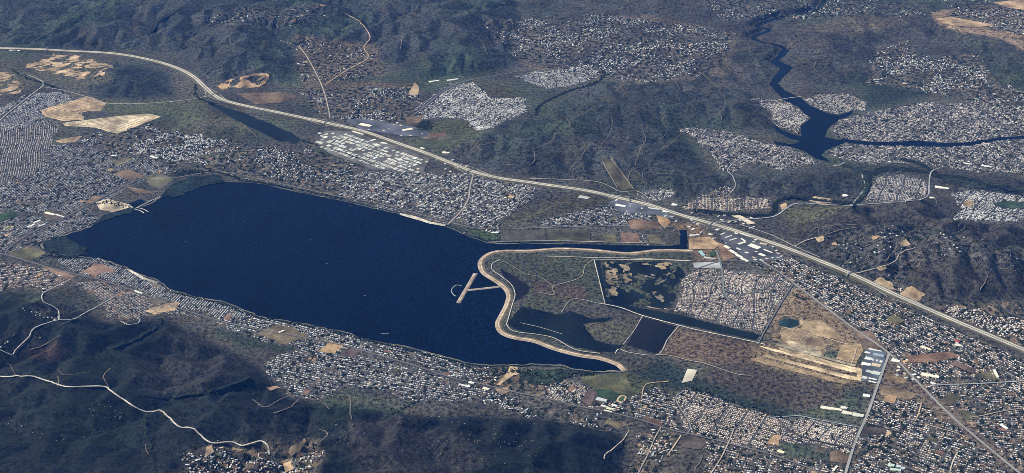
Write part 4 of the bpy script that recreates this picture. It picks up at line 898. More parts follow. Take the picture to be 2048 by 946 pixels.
def level_line(pts, half, z_soft=300):
    """grade the ground along a road bed"""
    global HGT
    L = flat(smooth_line(pts, 4))
    m = np.zeros(GX.shape)
    for p in L:
        ix = int((p[0] - CX0) / DX)
        iy = int((p[1] - CY0) / DY)
        rx, ry = int(half / DX) + 1, int(half / DY) + 1
        m[max(0, iy - ry):max(0, iy + ry + 1), max(0, ix - rx):max(0, ix + rx + 1)] = 1
    soft = blur(HGT, z_soft)
    k = np.clip(blur(m, half) * 1.3, 0, 1)
    HGT = HGT * (1 - k) + soft * k
level_line(FREEWAY, 60)

# brush, grass and soil patches (kinds of ground, not light)
n1 = fbm(GX, GY, 900, 5, 201)
n2 = fbm(AX, AY, 420, 4, 211)
n3 = fbm(GX, GY, 2200, 3, 221)
t = np.clip(0.5 + n1 * 0.9, 0, 1)[..., None]
GCOL = GCOL * (0.72 + 0.56 * t)
t = np.clip(n2 * 1.8 - 0.15, 0, 1)[..., None] * 0.7
GCOL = GCOL * (1 - t) + GCOL * np.array((1.30, 1.08, 0.92)) * t
t = np.clip(-n3 * 1.6, 0, 1)[..., None] * 0.6
GCOL = GCOL * (1 - t) + GCOL * np.array((0.75, 1.15, 0.68)) * t

_fx = np.arange(len(cxs)); _fy = np.arange(len(cys))
def hgt(x, y):
    fx = np.clip((x - CX0) / DX, 0, len(cxs) - 1.001)
    fy = np.clip((y - CY0) / DY, 0, len(cys) - 1.001)
    ix, iy = fx.astype(int), fy.astype(int)
    ax, ay = fx - ix, fy - iy
    return (HGT[iy, ix] * (1 - ax) + HGT[iy, ix + 1] * ax) * (1 - ay) + (HGT[iy + 1, ix] * (1 - ax) + HGT[iy + 1, ix + 1] * ax) * ay

def ground(p):
    """where the sight line through a plan point meets the terrain"""
    d = rays(p)
    zs = np.linspace(760, -4, 220)
    t = (zs[None, :] - CAM_Z) / d[:, 2:3]
    X, Y = d[:, :1] * t, d[:, 1:2] * t
    g = zs[None, :] - hgt(X, Y)
    hit = np.argmax(g <= 0, axis=1)
    hit = np.where((g <= 0).any(1), np.maximum(hit, 1), 219)
    r = np.arange(len(d))
    g0, g1 = g[r, hit - 1], g[r, hit]
    k = np.clip(g0 / np.maximum(g0 - g1, 1e-6), 0, 1)
    tt = t[r, hit - 1] * (1 - k) + t[r, hit] * k
    return np.stack([d[:, 0] * tt, d[:, 1] * tt], 1)

def paint_cover(poly_w, col, soft=40, rag=0.35, k0=1.0):
    global GCOL
    x0, y0 = poly_w.min(0) - 200
    x1, y1 = poly_w.max(0) + 200
    ix0, ix1 = np.searchsorted(cxs, (x0, x1))
    iy0, iy1 = np.searchsorted(cys, (y0, y1))
    if ix1 - ix0 < 2 or iy1 - iy0 < 2:
        return
    sx, sy = GX[iy0:iy1, ix0:ix1], GY[iy0:iy1, ix0:ix1]
    jx = fbm(sx, sy, 260, 3, 301) * 120 * rag
    jy = fbm(sx, sy, 260, 3, 311) * 120 * rag
    m = inside(poly_w, sx + jx, sy + jy).astype(float)
    m = blur(m, soft)[..., None] * k0
    v = (0.8 + 0.4 * np.clip(0.5 + n1[iy0:iy1, ix0:ix1, None] * 0.9, 0, 1))
    GCOL[iy0:iy1, ix0:ix1] = GCOL[iy0:iy1, ix0:ix1] * (1 - m) + np.array(col) * v * m

for poly, col in COVER:
    paint_cover(ground(densify(poly, 12)), col)
DGROUND = {'grey': (0.088, 0.092, 0.10), 'greypink': (0.10, 0.096, 0.10), 'white': (0.085, 0.087, 0.092), 'tile': (0.14, 0.126, 0.118), 'mixed': (0.11, 0.096, 0.08), 'redmix': (0.095, 0.084, 0.078)}
for d in DISTRICTS:
    if d[3] == 'rural':
        c = np.array(DGROUND[d[6]]) * 0.5 + np.array((0.075, 0.068, 0.055)) * 0.5
        paint_cover(ground(densify(d[1], 12)), c, 60, 0.8, 0.75)
    else:
        paint_cover(ground(densify(d[1], 12)), DGROUND[d[6]], 30, 0.25)
    if d[3] == 'grid' or (d[3] == 'rural' and d[4] < 33):
        # yards and plots of different soil, grass and paving
        PWd = ground(densify(d[1], 12))
        a_, b_ = ground(list(d[2]))
        u_ = (b_ - a_) / np.linalg.norm(b_ - a_)
        ix0, ix1 = np.searchsorted(cxs, (PWd[:, 0].min(), PWd[:, 0].max()))
        iy0, iy1 = np.searchsorted(cys, (PWd[:, 1].min(), PWd[:, 1].max()))
        if ix1 > ix0 and iy1 > iy0:
            sx, sy = GX[iy0:iy1, ix0:ix1], GY[iy0:iy1, ix0:ix1]
            pu, pv_ = sx * u_[0] + sy * u_[1], -sx * u_[1] + sy * u_[0]
            cu = np.floor(pu / 64); cv = np.floor(pv_ / 52 + .5 * (cu % 2))
            hsh = hash2(cu, cv, 77) / 65536.0
            warm = 1.0 if d[6] in ('mixed', 'redmix', 'tile') else .55
            pal = np.array([(.05, .052, .055), (.19, .14, .10), (.11, .085, .06), (.055, .065, .035), (.28, .20, .13), (.08, .075, .065)])
            pal = pal * warm + np.array((.075, .077, .08)) * (1 - warm)
            pc = pal[np.minimum((hsh * 6).astype(int), 5)]
            mk = (inside(PWd, sx, sy) * .62)[..., None]
            GCOL[iy0:iy1, ix0:ix1] = GCOL[iy0:iy1, ix0:ix1] * (1 - mk) + pc * mk

# one ground sheet: fine over the valley, coarse apron out to the far country
def apron(c, far):
    st = (c[1] - c[0]) * np.cumsum(1.45 ** np.arange(1, 60))
    st = st[st < far]
    return np.r_[(c[0] - st)[::-1], c, c[-1] + st]
xs, ys = apron(cxs, 75000), apron(cys, 75000)
ox, oy = (len(xs) - len(cxs)) // 2, (len(ys) - len(cys)) // 2
HF = np.pad(HGT, ((oy, oy), (ox, ox)), mode='edge')
CF = np.pad(GCOL, ((oy, oy), (ox, ox), (0, 0)), mode='edge')
FX, FY = np.meshgrid(xs, ys)
out = np.maximum(np.maximum(np.abs(FX) - CX1, 0), np.maximum(np.maximum(CY0 - FY, FY - CY1), 0))
fade = np.exp(-out / 2500.0)
wild = 60 + 160 * np.abs(fbm(FX, FY, 5000, 4, 401))
HF = HF * fade + wild * (1 - fade)
CF = CF * fade[..., None] + np.array((0.07, 0.064, 0.05)) * (1 - fade[..., None])
V = np.stack([FX.ravel(), FY.ravel(), HF.ravel()], 1)
nx, ny = len(xs), len(ys)
idx = np.arange(nx * ny).reshape(ny, nx)
F = np.stack([idx[:-1, :-1], idx[:-1, 1:], idx[1:, 1:], idx[1:, :-1]], -1).reshape(-1, 4)
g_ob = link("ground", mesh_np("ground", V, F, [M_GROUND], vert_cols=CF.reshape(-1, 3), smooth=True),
            label="dry brush valley floor and hills of one inland valley", cat="ground", kind="structure")

# ------------------------------------------------------------------ occupancy map, so that nothing is built on top of something else
OFF = 80
EX = np.zeros((int(H0) + 2 * OFF, int(W0) + 2 * OFF), bool)
def ex_poly(p, grow=0):
    p = np.asarray(p, float) + OFF
    x0, y0 = np.floor(np.maximum(p.min(0), 0)).astype(int)
    x1, y1 = np.ceil(p.max(0)).astype(int) + 1
    x1, y1 = min(x1, EX.shape[1]), min(y1, EX.shape[0])
    if x1 <= x0 or y1 <= y0:
        return
    yy, xx = np.mgrid[y0:y1, x0:x1]
    EX[y0:y1, x0:x1] |= inside(p, xx + 0.5, yy + 0.5)
def ex_line(p, r):
    for q in smooth_line(p, 1.5) + OFF:
        x, y = q
        EX[max(0, int(y - r * 0.6)):max(0, int(y + r * 0.6) + 1), max(0, int(x - r)):max(0, int(x + r) + 1)] = True
def is_free(x, y, z):
    q = np.round(to_px(np.stack([x, y, z], 1)) + OFF).astype(int)
    ok = (q[:, 0] >= 0) & (q[:, 1] >= 0) & (q[:, 0] < EX.shape[1]) & (q[:, 1] < EX.shape[0])
    r = np.zeros(len(x), bool)
    r[ok] = ~EX[q[ok, 1], q[ok, 0]]
    return r
ex_poly(LAKE); ex_poly(CANYON_LAKE)
for p in PONDS: ex_poly(p[2])
for f in FIELDS:
    ex_poly(f[3])
ex_line(FREEWAY, 8); ex_line(LEVEE, 9)
for r in RAVINES: ex_line(r[2], 5)
for r in ROADS: ex_line(r[3], 3 if r[2] > 14 else 2)


# ------------------------------------------------------------------ draped sheets and ribbons
def top(x, y, r=13.0):
    z = hgt(x, y)
    for dx, dy in ((r, 0), (-r, 0), (0, r), (0, -r)):
        z = np.maximum(z, hgt(x + dx, y + dy))
    return z

def drape(name, poly_px, col, mat, lift, rag=0.0, group=None, world=None, floor=1.0, level=None, label=None, cat=None, step=3.0, kind="structure", spacing=48.0, seed=0):
    B = densify(world, 20.0) if world is not None else ground(densify(poly_px, step)) if level is None else flat(densify(poly_px, step), level)
    if rag:
        B = B + np.stack([fbm(B[:, 0], B[:, 1], 110, 3, 501 + seed), fbm(B[:, 0], B[:, 1], 110, 3, 531 + seed)], 1) * rag * 1.6
    x0, y0 = B.min(0); x1, y1 = B.max(0)
    pts = [Vector(p) for p in B]
    n = len(pts)
    broken = name == "marsh_water"
    if level is None or broken:
        if broken:
            spacing = 15.0
        gx, gy = np.meshgrid(np.arange(x0 + spacing / 2, x1, spacing), np.arange(y0 + spacing / 2, y1, spacing))
        gx, gy = gx.ravel(), gy.ravel()
        k = inside(B, gx, gy)
        pts += [Vector((a, b)) for a, b in zip(gx[k], gy[k])]
    vs, es, fs, *_ = delaunay_2d_cdt(pts, [], [list(range(n))], 1, 1e-4)
    v = np.array([(p.x, p.y) for p in vs])
    z = np.full(len(v), level) if level is not None else np.maximum(top(v[:, 0], v[:, 1]), floor) + lift
    tris = np.array([f[:3] for f in fs])
    V = np.c_[v, z]
    a, b, c = V[tris[:, 0]], V[tris[:, 1]], V[tris[:, 2]]
    fl = ((b[:, 0] - a[:, 0]) * (c[:, 1] - a[:, 1]) - (b[:, 1] - a[:, 1]) * (c[:, 0] - a[:, 0])) < 0
    tris[fl] = tris[fl][:, ::-1]
    vc = None
    if col is not None:
        nn = fbm(v[:, 0], v[:, 1], 240, 3, 551 + seed)[:, None]
        vc = np.clip(np.array(col) * (1 + 0.6 * nn), 0, 0.9)
    if broken:
        m_ = V[tris].mean(1)
        tris = tris[fbm(m_[:, 0], m_[:, 1], 230, 4, 891, .6) > -.24]
    if name == "island_ground":
        m_ = V[tris].mean(1)
        tris = tris[fbm(m_[:, 0] * .7 + m_[:, 1] * .25, m_[:, 1] * .6, 70, 4, 893, .6) > -.12]
    if name == "quarry_ground":
        m_ = V[tris].mean(1)
        tris = tris[fbm(m_[:, 0] * .38 - m_[:, 1] * .1, m_[:, 1] * .55 - m_[:, 0] * .16, 95, 5, 881, .62) > -.04]
    me = mesh_np(name, V, tris, [mat], vert_cols=vc)
    return link(name, me, label=label, cat=cat or name.replace("_", " "), kind=kind, group=group)

def frame_of(L):
    d = np.gradient(L, axis=0)
    d /= np.linalg.norm(d, axis=1)[:, None] + 1e-9
    return d, np.stack([-d[:, 1], d[:, 0]], 1)

def run_mean(a, n):
    k = np.ones(n) / n
    return np.convolve(np.pad(a, n // 2, mode='edge'), k, mode='same')[n // 2:len(a) + n // 2]

def ribbon(name, L, off, half, col, mat, lift, z=None, parent=None, **kw):
    """a strip of the given half width beside the line L (world)"""
    d, nrm = frame_of(L)
    C = L + nrm * off
    if z is None:
        z = top(C[:, 0], C[:, 1], max(12.0, float(np.max(half))))
        z = np.maximum(z, run_mean(z, 5))
        z = np.maximum(z, 1.0)
    l, r = C + nrm * half, C - nrm * half
    V = np.concatenate([np.c_[l, z + lift], np.c_[r, z + lift]])
    n = len(L)
    i = np.arange(n - 1)
    F = np.stack([i + n, i + n + 1, i + 1, i], 1)
    nn = fbm(C[:, 0], C[:, 1], 300, 3, 571)[:, None]
    vc = np.clip(np.array(col) * (1 + 0.18 * nn), 0, 0.9)
    me = mesh_np(name, V, F, [mat], vert_cols=np.concatenate([vc, vc]))
    return link(name, me, parent, **kw)

# ------------------------------------------------------------------ water
def ragged_water(name, poly, mat, level, rag, label, seed):
    return drape(name, poly, None, mat, 0, rag, level=level, label=label, cat="water", step=2.5, seed=seed)
ragged_water("lake_water", LAKE, M_WATER, 1.0, 9, "big dark blue lake filling the middle left", 1)
ragged_water("reservoir_water", CANYON_LAKE, M_WATER, 1.05, 7, "narrow branching navy lake among houses at upper right", 2)
rl = flat(smooth_line(RIVER, 3))
ribbon("river_water", rl, 0, 38, (0, 0, 0), M_WATER, 0.0, z=np.full(len(rl), 1.1), label="thin winding dark river entering the narrow lake", cat="water", kind="structure")
PM = {'pond': M_POND, 'marsh': M_MARSH, 'lake': M_WATER, 'teal': M_TEAL}
for i, (nm, lb, poly, mk) in enumerate(PONDS):
    ragged_water(nm, poly, PM[mk], 1.15 + 0.06 * i, 16 if 'creek' in nm else 6, lb, 5 + i)

# muddy and stony margin along the shore
LS = np.array(LAKE[53:] + LAKE[:26], float)
L = flat(smooth_line(LS, 3), 1.0)
L = L + np.stack([fbm(L[:, 0], L[:, 1], 110, 3, 502), fbm(L[:, 0], L[:, 1], 110, 3, 532)], 1) * 9 * 1.6
d, nr = frame_of(L)
wv = 9 + 12 * np.clip(fbm(L[:, 0], L[:, 1], 500, 3, 911) + .3, 0, 1.5)
V = np.concatenate([np.c_[L + nr * 7, np.full(len(L), 1.25)], np.c_[L - nr * wv[:, None], np.full(len(L), 1.75)]])
V2 = np.concatenate([np.c_[L - nr * 7, np.full(len(L), 1.25)], np.c_[L + nr * wv[:, None], np.full(len(L), 1.75)]])
n = len(L); i = np.arange(n - 1)
sc_ = np.clip(np.array((.15, .135, .10)) * (1 + .9 * fbm(L[:, 0], L[:, 1], 260, 4, 921)[:, None]), .02, .6)
wl = 22 + 26 * np.clip(fbm(L[:, 0], L[:, 1], 600, 3, 931) + .3, 0, 1.4)
Vs = np.concatenate([np.c_[L + nr * wl[:, None], np.full(n, 1.06)], np.c_[L + nr * 2, np.full(n, 1.06)]])
link("shallow_water", mesh_np("shallow_water", Vs, np.stack([i, i + 1, i + n + 1, i + n], 1), [M_SHALLOW]), label="slightly greener shallows along the big lake's shore", cat="water", kind="structure")
link("lake_shore", mesh_np("lake_shore", V, np.stack([i, i + 1, i + n + 1, i + n], 1), [M_SOIL], vert_cols=np.concatenate([sc_ * .7, sc_])), label="narrow muddy and stony margin round the big lake", cat="shore", kind="structure")

# ------------------------------------------------------------------ fields, yards, runways
for i, (nm, lb, col, poly, rag) in enumerate(FIELDS):
    m = M_GROUND if nm in ("reed_bed", "wetland_ground", "ravine_floor", "park_lawn") else M_ROAD if nm in ("parking_ground", "industrial_ground", "storage_yard") else M_SOIL
    drape(nm, poly, col, m, 1.0 + 0.05 * i, rag, floor=1.8, label=lb, seed=20 + i, spacing=13.0 if nm in ('quarry_ground', 'island_ground') else 48.0)

for i, (lb, half, pts) in enumerate(RAVINES):
    L = smooth_line(ground(smooth_line(pts, 4)), 20)
    L = L + np.stack([fbm(L[:, 0], L[:, 1], 150, 2, 941), fbm(L[:, 0], L[:, 1], 150, 2, 947)], 1) * 18
    ribbon("ravine_floor", L, 0, half * .8 * (1 + .5 * fbm(L[:, 0], L[:, 1], 180, 2, 951)[:, None]), (0.016, 0.022, 0.02), M_GROUND, 5.0 + .06 * i, label=lb, cat="ravine", kind="structure")
L = smooth_line(ground(smooth_line(RAVINES[0][2], 4)), 20)
L = L + np.stack([fbm(L[:, 0], L[:, 1], 150, 2, 941), fbm(L[:, 0], L[:, 1], 150, 2, 947)], 1) * 18
ribbon("river_water", L, 0, 13 * (1 + .4 * fbm(L[:, 0], L[:, 1], 120, 2, 957)[:, None]), (0, 0, 0), M_MARSH, 6.2, label="dark narrow river winding down the canyon below the dam", cat="water", kind="structure")
# terrace roads cut into the graded pads
for i, (nm, lb, col, poly, rag) in enumerate(FIELDS):
    if nm != "graded_land" or "terraced" not in lb and "long pale" not in lb and "brown graded" not in lb:
        continue
    pc = np.array(poly, float); c0 = pc.mean(0)
    for k, s in enumerate((.86, .68, .5, .32, .16)):
        q = c0 + (pc - c0) * s
        L = smooth_line(ground(smooth_line(np.vstack([q, q[:1]]), 3)), 16)
        ribbon("terrace_road", L, 0, 4.5, (0.17, 0.125, 0.09), M_SOIL, 2.6 + .05 * i + .05 * k, label="brown terrace road cut into the %s" % " ".join(lb.split()[:5]), cat="road", kind="structure", group="terrace roads on graded land")

# ------------------------------------------------------------------ freeway
LF = ground(smooth_line(FREEWAY, 4))
LF = smooth_line(LF, 30)
for _ in range(3):
    LF[1:-1] = (LF[:-2] + LF[1:-1] * 2 + LF[2:]) / 4
zf = np.maximum.reduce([top(*(LF + frame_of(LF)[1] * o).T, 20) for o in (-30, 0, 30)])
zf = np.maximum(run_mean(np.maximum(zf, run_mean(zf, 9)), 15), zf) + 5
fw = ribbon("freeway", LF, 0, 44, (0.15, 0.135, 0.105), M_SOIL, 1.0, z=zf, label="long divided freeway sweeping across the valley", cat="freeway", kind="structure")
ribbon("carriageway", LF, 18, 12.5, (0.50, 0.48, 0.42), M_ROAD, 1.6, z=zf, parent=fw)
ribbon("carriageway", LF, -18, 12.5, (0.50, 0.48, 0.42), M_ROAD, 1.6, z=zf, parent=fw)
ribbon("median_strip", LF, 0, 4.5, (0.075, 0.075, 0.06), M_SOIL, 1.3, z=zf, parent=fw)
for px in ((425,190),(650,245),(940,342),(1258,401),(1422,448),(1790,590)):
    j = int(np.argmin(np.linalg.norm(LF - ground([px])[0], axis=1)))
    d, nr = frame_of(LF)
    for s in (-1, 1):
        for e in (-1, 1):
            k = np.arange(0, 14)
            jj_ = np.clip(j + e * (14 - k), 1, len(LF) - 2)
            o_ = s * (36 + 62 * (k / 13.0) ** 1.6)
            L = LF[jj_] + nr[jj_] * o_[:, None]
            ribbon("ramp", L, 0, 5.0, (0.40, 0.38, 0.33), M_ROAD, 3.0 + .1 * s + .05 * e, z=np.maximum(top(L[:, 0], L[:, 1]) + 2, zf[jj_] * (1 - k / 13.0) - 3 + 0 * k), parent=fw)
# embankment flanks down to the ground
for s in (-1, 1):
    d, nr = frame_of(LF)
    a, b = LF + nr * 44 * s, LF + nr * 66 * s
    V = np.concatenate([np.c_[a, zf + 0.9], np.c_[b, np.minimum(hgt(b[:, 0], b[:, 1]) - 2, zf)]])
    n = len(LF); i = np.arange(n - 1)
    F = np.stack([i, i + 1, i + n + 1, i + n], 1)
    link("embankment", mesh_np("embankment", V, F, [M_SOIL], vert_cols=np.tile((0.10, 0.09, 0.06), (2 * n, 1))), fw)

# ------------------------------------------------------------------ roads and tracks
for i, (lb, col, w, pts) in enumerate(ROADS):
    L = ground(smooth_line(pts, 5))
    L = smooth_line(L, 22)
    soil = sum(col) > 0.9
    ribbon("road", L, 0, w / 2, col, M_SOIL if soil else M_ROAD, 6.2 + 0.05 * i, label=lb, cat="road", kind="structure")
rt = random.Random(11)
for hi_, cnt in ((4, 16), (7, 12), (2, 8), (6, 6), (5, 4)):
    hp_ = np.array(HILLS[hi_][0], float)
    made = 0
    while made < cnt:
        x, y = rt.uniform(0, W0), rt.uniform(0, H0)
        if not inside(hp_, np.array([x]), np.array([y]))[0]:
            continue
        a_ = rt.uniform(0, 6.28); pts = [(x, y)]
        for k in range(rt.randint(3, 6)):
            a_ += rt.uniform(-.9, .9)
            x += math.cos(a_) * 13; y += math.sin(a_) * 8
            pts.append((x, y))
        TRACKS.append(pts); made += 1
for i, pts in enumerate(TRACKS):
    L = smooth_line(ground(smooth_line(pts, 4)), 16)
    wob = np.stack([fbm(L[:, 0], L[:, 1], 160, 2, 601), fbm(L[:, 0], L[:, 1], 160, 2, 607)], 1) * 10
    L = L + wob
    o = ribbon("dirt_track", L, 0, (4.2 + 1.2 * (i % 3)) * (.85 if i < 60 else .55), (0.165, 0.145, 0.115), M_SOIL, 2.2 + 0.03 * i, label="pale dirt track winding over brush hills", cat="track", kind="structure")
    o["group"] = "dirt tracks on the hills"

# ------------------------------------------------------------------ levee, jetty, breakwaters
def bank(name, L, prof, label, cat, zbase=0.0, close=True):
    """sweep a cross-section; prof: list of (part name, colour, material, [(offset, z), (offset, z)])"""
    root = link(name, None, label=label, cat=cat)
    root.location = (L[0][0], L[0][1], 0)
    d, nr = frame_of(L)
    n = len(L); i = np.arange(n - 1)
    for pn, col, mat, (p, q) in prof:
        a, b = L + nr * p[0], L + nr * q[0]
        V = np.concatenate([np.c_[a, np.full(n, p[1] + zbase)], np.c_[b, np.full(n, q[1] + zbase)]]) - np.array([L[0][0], L[0][1], 0])
        F = np.stack([i, i + 1, i + n + 1, i + n], 1)
        faces = [F]
        nn = fbm(a[:, 0], a[:, 1], 120, 3, 701)[:, None]
        vc = np.clip(np.array(col) * (1 + 0.3 * nn), 0, .9)
        link(pn, mesh_np(pn, V, faces, [mat], vert_cols=np.concatenate([vc, vc])), root)
    # closed ends
    for e, nmE in ((0, "end_slope"), (-1, "end_slope")):
        off = [prof[0][3][0]] + [s[3][1] for s in prof]
        P = np.array([np.r_[L[e] + nr[e] * o, z + zbase] for o, z in off])
        out_ = -d[e] if e == 0 else d[e]
        Q = P.copy(); Q[:, :2] += out_ * 14; Q[:, 2] = -1
        V = np.concatenate([P, Q]) - np.array([L[0][0], L[0][1], 0])
        k = np.arange(len(P) - 1); m_ = len(P)
        F = np.stack([k, k + 1, k + m_ + 1, k + m_], 1)
        link(nmE, mesh_np(nmE, V, F, [M_ROCK], vert_cols=np.tile((0.36, 0.31, 0.26), (len(V), 1))), root)
    return root

LL = smooth_line(flat(smooth_line(LEVEE, 4), 2), 18)
for _ in range(2):
    LL[1:-1] = (LL[:-2] + LL[1:-1] * 2 + LL[2:]) / 4
# the lake lies on the right of the line as drawn
bank("levee", LL, [
    ("lakeside_slope", (0.37, 0.30, 0.235), M_ROCK, ((-46, -1), (-15, 9))),
    ("crest_shoulder", (0.33, 0.24, 0.165), M_SOIL, ((-15, 9), (-5.5, 9.2))),
    ("crest_road", (0.62, 0.51, 0.38), M_SOIL, ((-5.5, 9.2), (6.5, 9.2))),
    ("crest_shoulder", (0.30, 0.22, 0.15), M_SOIL, ((6.5, 9.2), (14, 9))),
    ("landside_slope", (0.19, 0.155, 0.11), M_SOIL, ((14, 9), (42, 1.0))),
], "long curved tan levee with pale crest road between lake and marsh", "levee")
J0 = smooth_line(flat([(951,547),(934,576),(917,605)], 2), 12)
jp = [("rock_slope", (0.36, 0.31, 0.27), M_ROCK, ((-30, -1), (-13, 7))), ("crest_track", (0.38, 0.28, 0.22), M_SOIL, ((-13, 7), (13, 7))), ("rock_slope", (0.30, 0.26, 0.23), M_ROCK, ((13, 7), (30, -1)))]
bank("jetty", J0, jp, "straight earth jetty standing in the lake off the levee", "jetty", 0.1)
J1 = smooth_line(flat([(937,580),(975,576),(1006,572)], 2), 12)
bank("causeway", J1, [("rock_slope", (0.42, 0.37, 0.33), M_ROCK, ((-25, -1), (-12, 6))), ("crest_track", (0.44, 0.35, 0.29), M_SOIL, ((-12, 6), (12, 6))), ("rock_slope", (0.36, 0.32, 0.29), M_ROCK, ((12, 6), (25, -1)))], "thin causeway joining the levee to the straight jetty", "causeway")
J2 = smooth_line(flat([(922,571),(913,570),(905,576),(903,583),(908,590),(912,592)], 2), 8)
bank("breakwater", J2, [("rock_slope", (0.34, 0.36, 0.37), M_ROCK, ((-9, -1), (-2.5, 2.6))), ("rock_crest", (0.38, 0.39, 0.39), M_ROCK, ((-2.5, 2.6), (2.5, 2.6))), ("rock_slope", (0.32, 0.34, 0.36), M_ROCK, ((2.5, 2.6), (9, -1)))], "thin curved stone breakwater left of the straight jetty", "breakwater")
for lb, pts in (("outer pale harbour wall of the marina", [(268,418),(292,406),(322,392)]), ("short pale harbour wall nearest the campground", [(256,408),(268,418)]), ("pale boat ramp pier beside the marina, left one", [(268,418),(280,421),(288,426)]), ("pale boat ramp pier beside the marina, right one", [(274,415),(286,418),(296,423)])):
    LJ = smooth_line(flat(pts, 2), 10)
    bank("harbour_wall", LJ, [("stone_face", (0.5, 0.5, 0.48), M_ROCK, ((-7, -1), (-4, 3.5))), ("walkway", (0.58, 0.57, 0.53), M_ROAD, ((-4, 3.5), (4, 3.5))), ("stone_face", (0.45, 0.45, 0.44), M_ROCK, ((4, 3.5), (7, -1)))], lb, "harbour wall")
# dam of the narrow lake
LD = smooth_line(flat([(1668,331),(1678,331),(1688,326)], 2), 8)
bank("dam", LD, [("upstream_face", (0.45, 0.45, 0.44), M_ROAD, ((10, -1), (5, 12))), ("crest_walk", (0.6, 0.59, 0.56), M_ROAD, ((5, 12), (-5, 12))), ("downstream_face", (0.5, 0.5, 0.48), M_ROAD, ((-5, 12), (-16, -1)))], "small pale concrete dam at the narrow lake's lower end", "dam")

# ------------------------------------------------------------------ running tracks
for lb, c, ax, ra, rb in (("tan running track oval beside the school", (1243,799), (1250,789), 62, 34), ("pale running track oval at the left school", (16,457), (26,452), 60, 34)):
    C = ground([c])[0]; A = ground([ax])[0] - C; A /= np.linalg.norm(A); B = np.array([-A[1], A[0]])
    th = np.linspace(0, 2 * math.pi, 49)[:-1]
    sup = lambda v: np.sign(v) * np.abs(v) ** 0.75
    def ring(k): return C + np.outer(sup(np.cos(th)) * (ra + k), A) + np.outer(sup(np.sin(th)) * (rb + k), B)
    o_, i_ = ring(9), ring(-9)
    z = top(o_[:, 0], o_[:, 1]).max() + 7
    n = len(th); k = np.arange(n); k2 = (k + 1) % n
    V = np.concatenate([np.c_[o_, np.full(n, z)], np.c_[i_, np.full(n, z)]])
    ro = link("running_track", mesh_np("running_track", V, np.stack([k, k2, k2 + n, k + n], 1), [M_SOIL], vert_cols=np.tile((0.5, 0.38, 0.24), (2 * n, 1))), label=lb, cat="running track", kind="structure")
    V2 = np.concatenate([np.c_[i_, np.full(n, z - 0.3)], [np.r_[C, z - 0.3]]])
    link("infield_grass", mesh_np("infield_grass", V2, np.stack([k, k2, np.full(n, n)], 1), [M_SOIL], vert_cols=np.tile((0.05, 0.1, 0.04), (n + 1, 1))), ro)

# ------------------------------------------------------------------ buildings
_pm = {}
def pm(col, kind):
    c = tuple(round(min(v, .88), 2) for v in col)
    if (c, kind) not in _pm:
        _pm[(c, kind)] = paint_mat("%s_paint" % kind, c, 0.6 if kind == "roof" else 0.8)
    return _pm[(c, kind)]

def box_part(name, L, W, z0, z1, mat, parent, x=0, y=0, bottom=False):
    V = [(x + sx * L / 2, y + sy * W / 2, z) for z in (z0, z1) for sx, sy in ((-1, -1), (1, -1), (1, 1), (-1, 1))]
    F = [(4, 5, 6, 7), (0, 1, 5, 4), (1, 2, 6, 5), (2, 3, 7, 6), (3, 0, 4, 7)]
    return link(name, mesh_np(name, V, np.array(F), [mat]), parent)

def big_building(name, C, ang, L, W, h, col, label, cat, group=None, r=None, dz=6.0):
    r = r or random
    root = link(name, None, label=label, cat=cat, group=group)
    root.location = (C[0], C[1], float(top(np.array([C[0]]), np.array([C[1]]), 16)[0]) + dz - 4.0)
    root.rotation_euler = (0, 0, ang)
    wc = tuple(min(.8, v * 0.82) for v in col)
    # walls: an open box with a raised parapet, the roof deck let in below its rim
    t_ = 0.9
    lo, up = -6.0, h
    def rect(l, w, z): return [(-l/2, -w/2, z), (l/2, -w/2, z), (l/2, w/2, z), (-l/2, w/2, z)]
    V = rect(L, W, lo) + rect(L, W, up) + rect(L - 2*t_, W - 2*t_, up) + rect(L - 2*t_, W - 2*t_, up - 1.2)
    F = []
    for a in range(3):
        for k in range(4):
            F.append((a*4 + k, a*4 + (k+1) % 4, a*4 + 4 + (k+1) % 4, a*4 + 4 + k))
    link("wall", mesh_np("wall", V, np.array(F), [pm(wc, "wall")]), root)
    rf = link("roof", mesh_np("roof", rect(L - 2*t_ + .02, W - 2*t_ + .02, up - 1.0), np.array([(0, 1, 2, 3)]), [pm(col, "roof")]), root)
    n = 2 if L * W > 1500 else 1
    for k in range(n):
        s = r.uniform(3, 5)
        box_part("roof_unit", s * 1.5, s, up - 1.0, up + 1.2, pm((.42, .43, .44), "roof"), rf, x=(k - .5 * (n - 1)) * L * .4 + r.uniform(-.08, .08) * L, y=r.uniform(-.2, .2) * W)
    return root

for lb, c, ax, dep, h, col in BIG:
    c = np.array(c, float); ax = np.array(ax, float)
    a, b = ground([c - ax / 2, c + ax / 2])
    C = (a + b) / 2; d = b - a
    L = float(np.linalg.norm(d)); ang = math.atan2(d[1], d[0])
    nm = "school_building" if "school" in lb else "hangar" if "hangar" in lb else "warehouse" if ("warehouse" in lb or "shed" in lb or "block of the" in lb) else "commercial_building"
    big_building(nm, C, ang, L, dep, h, col, lb, nm.split("_")[0] if nm in ("hangar", "warehouse") else nm.replace("_", " "))
    u = d / L; v = np.array([-u[1], u[0]])
    cor = np.array([C + u * sx * L * .55 + v * sy * dep * .6 for sx, sy in ((-1, -1), (1, -1), (1, 1), (-1, 1))])
    ex_poly(to_px(np.c_[cor, np.full(4, 5.0)]))

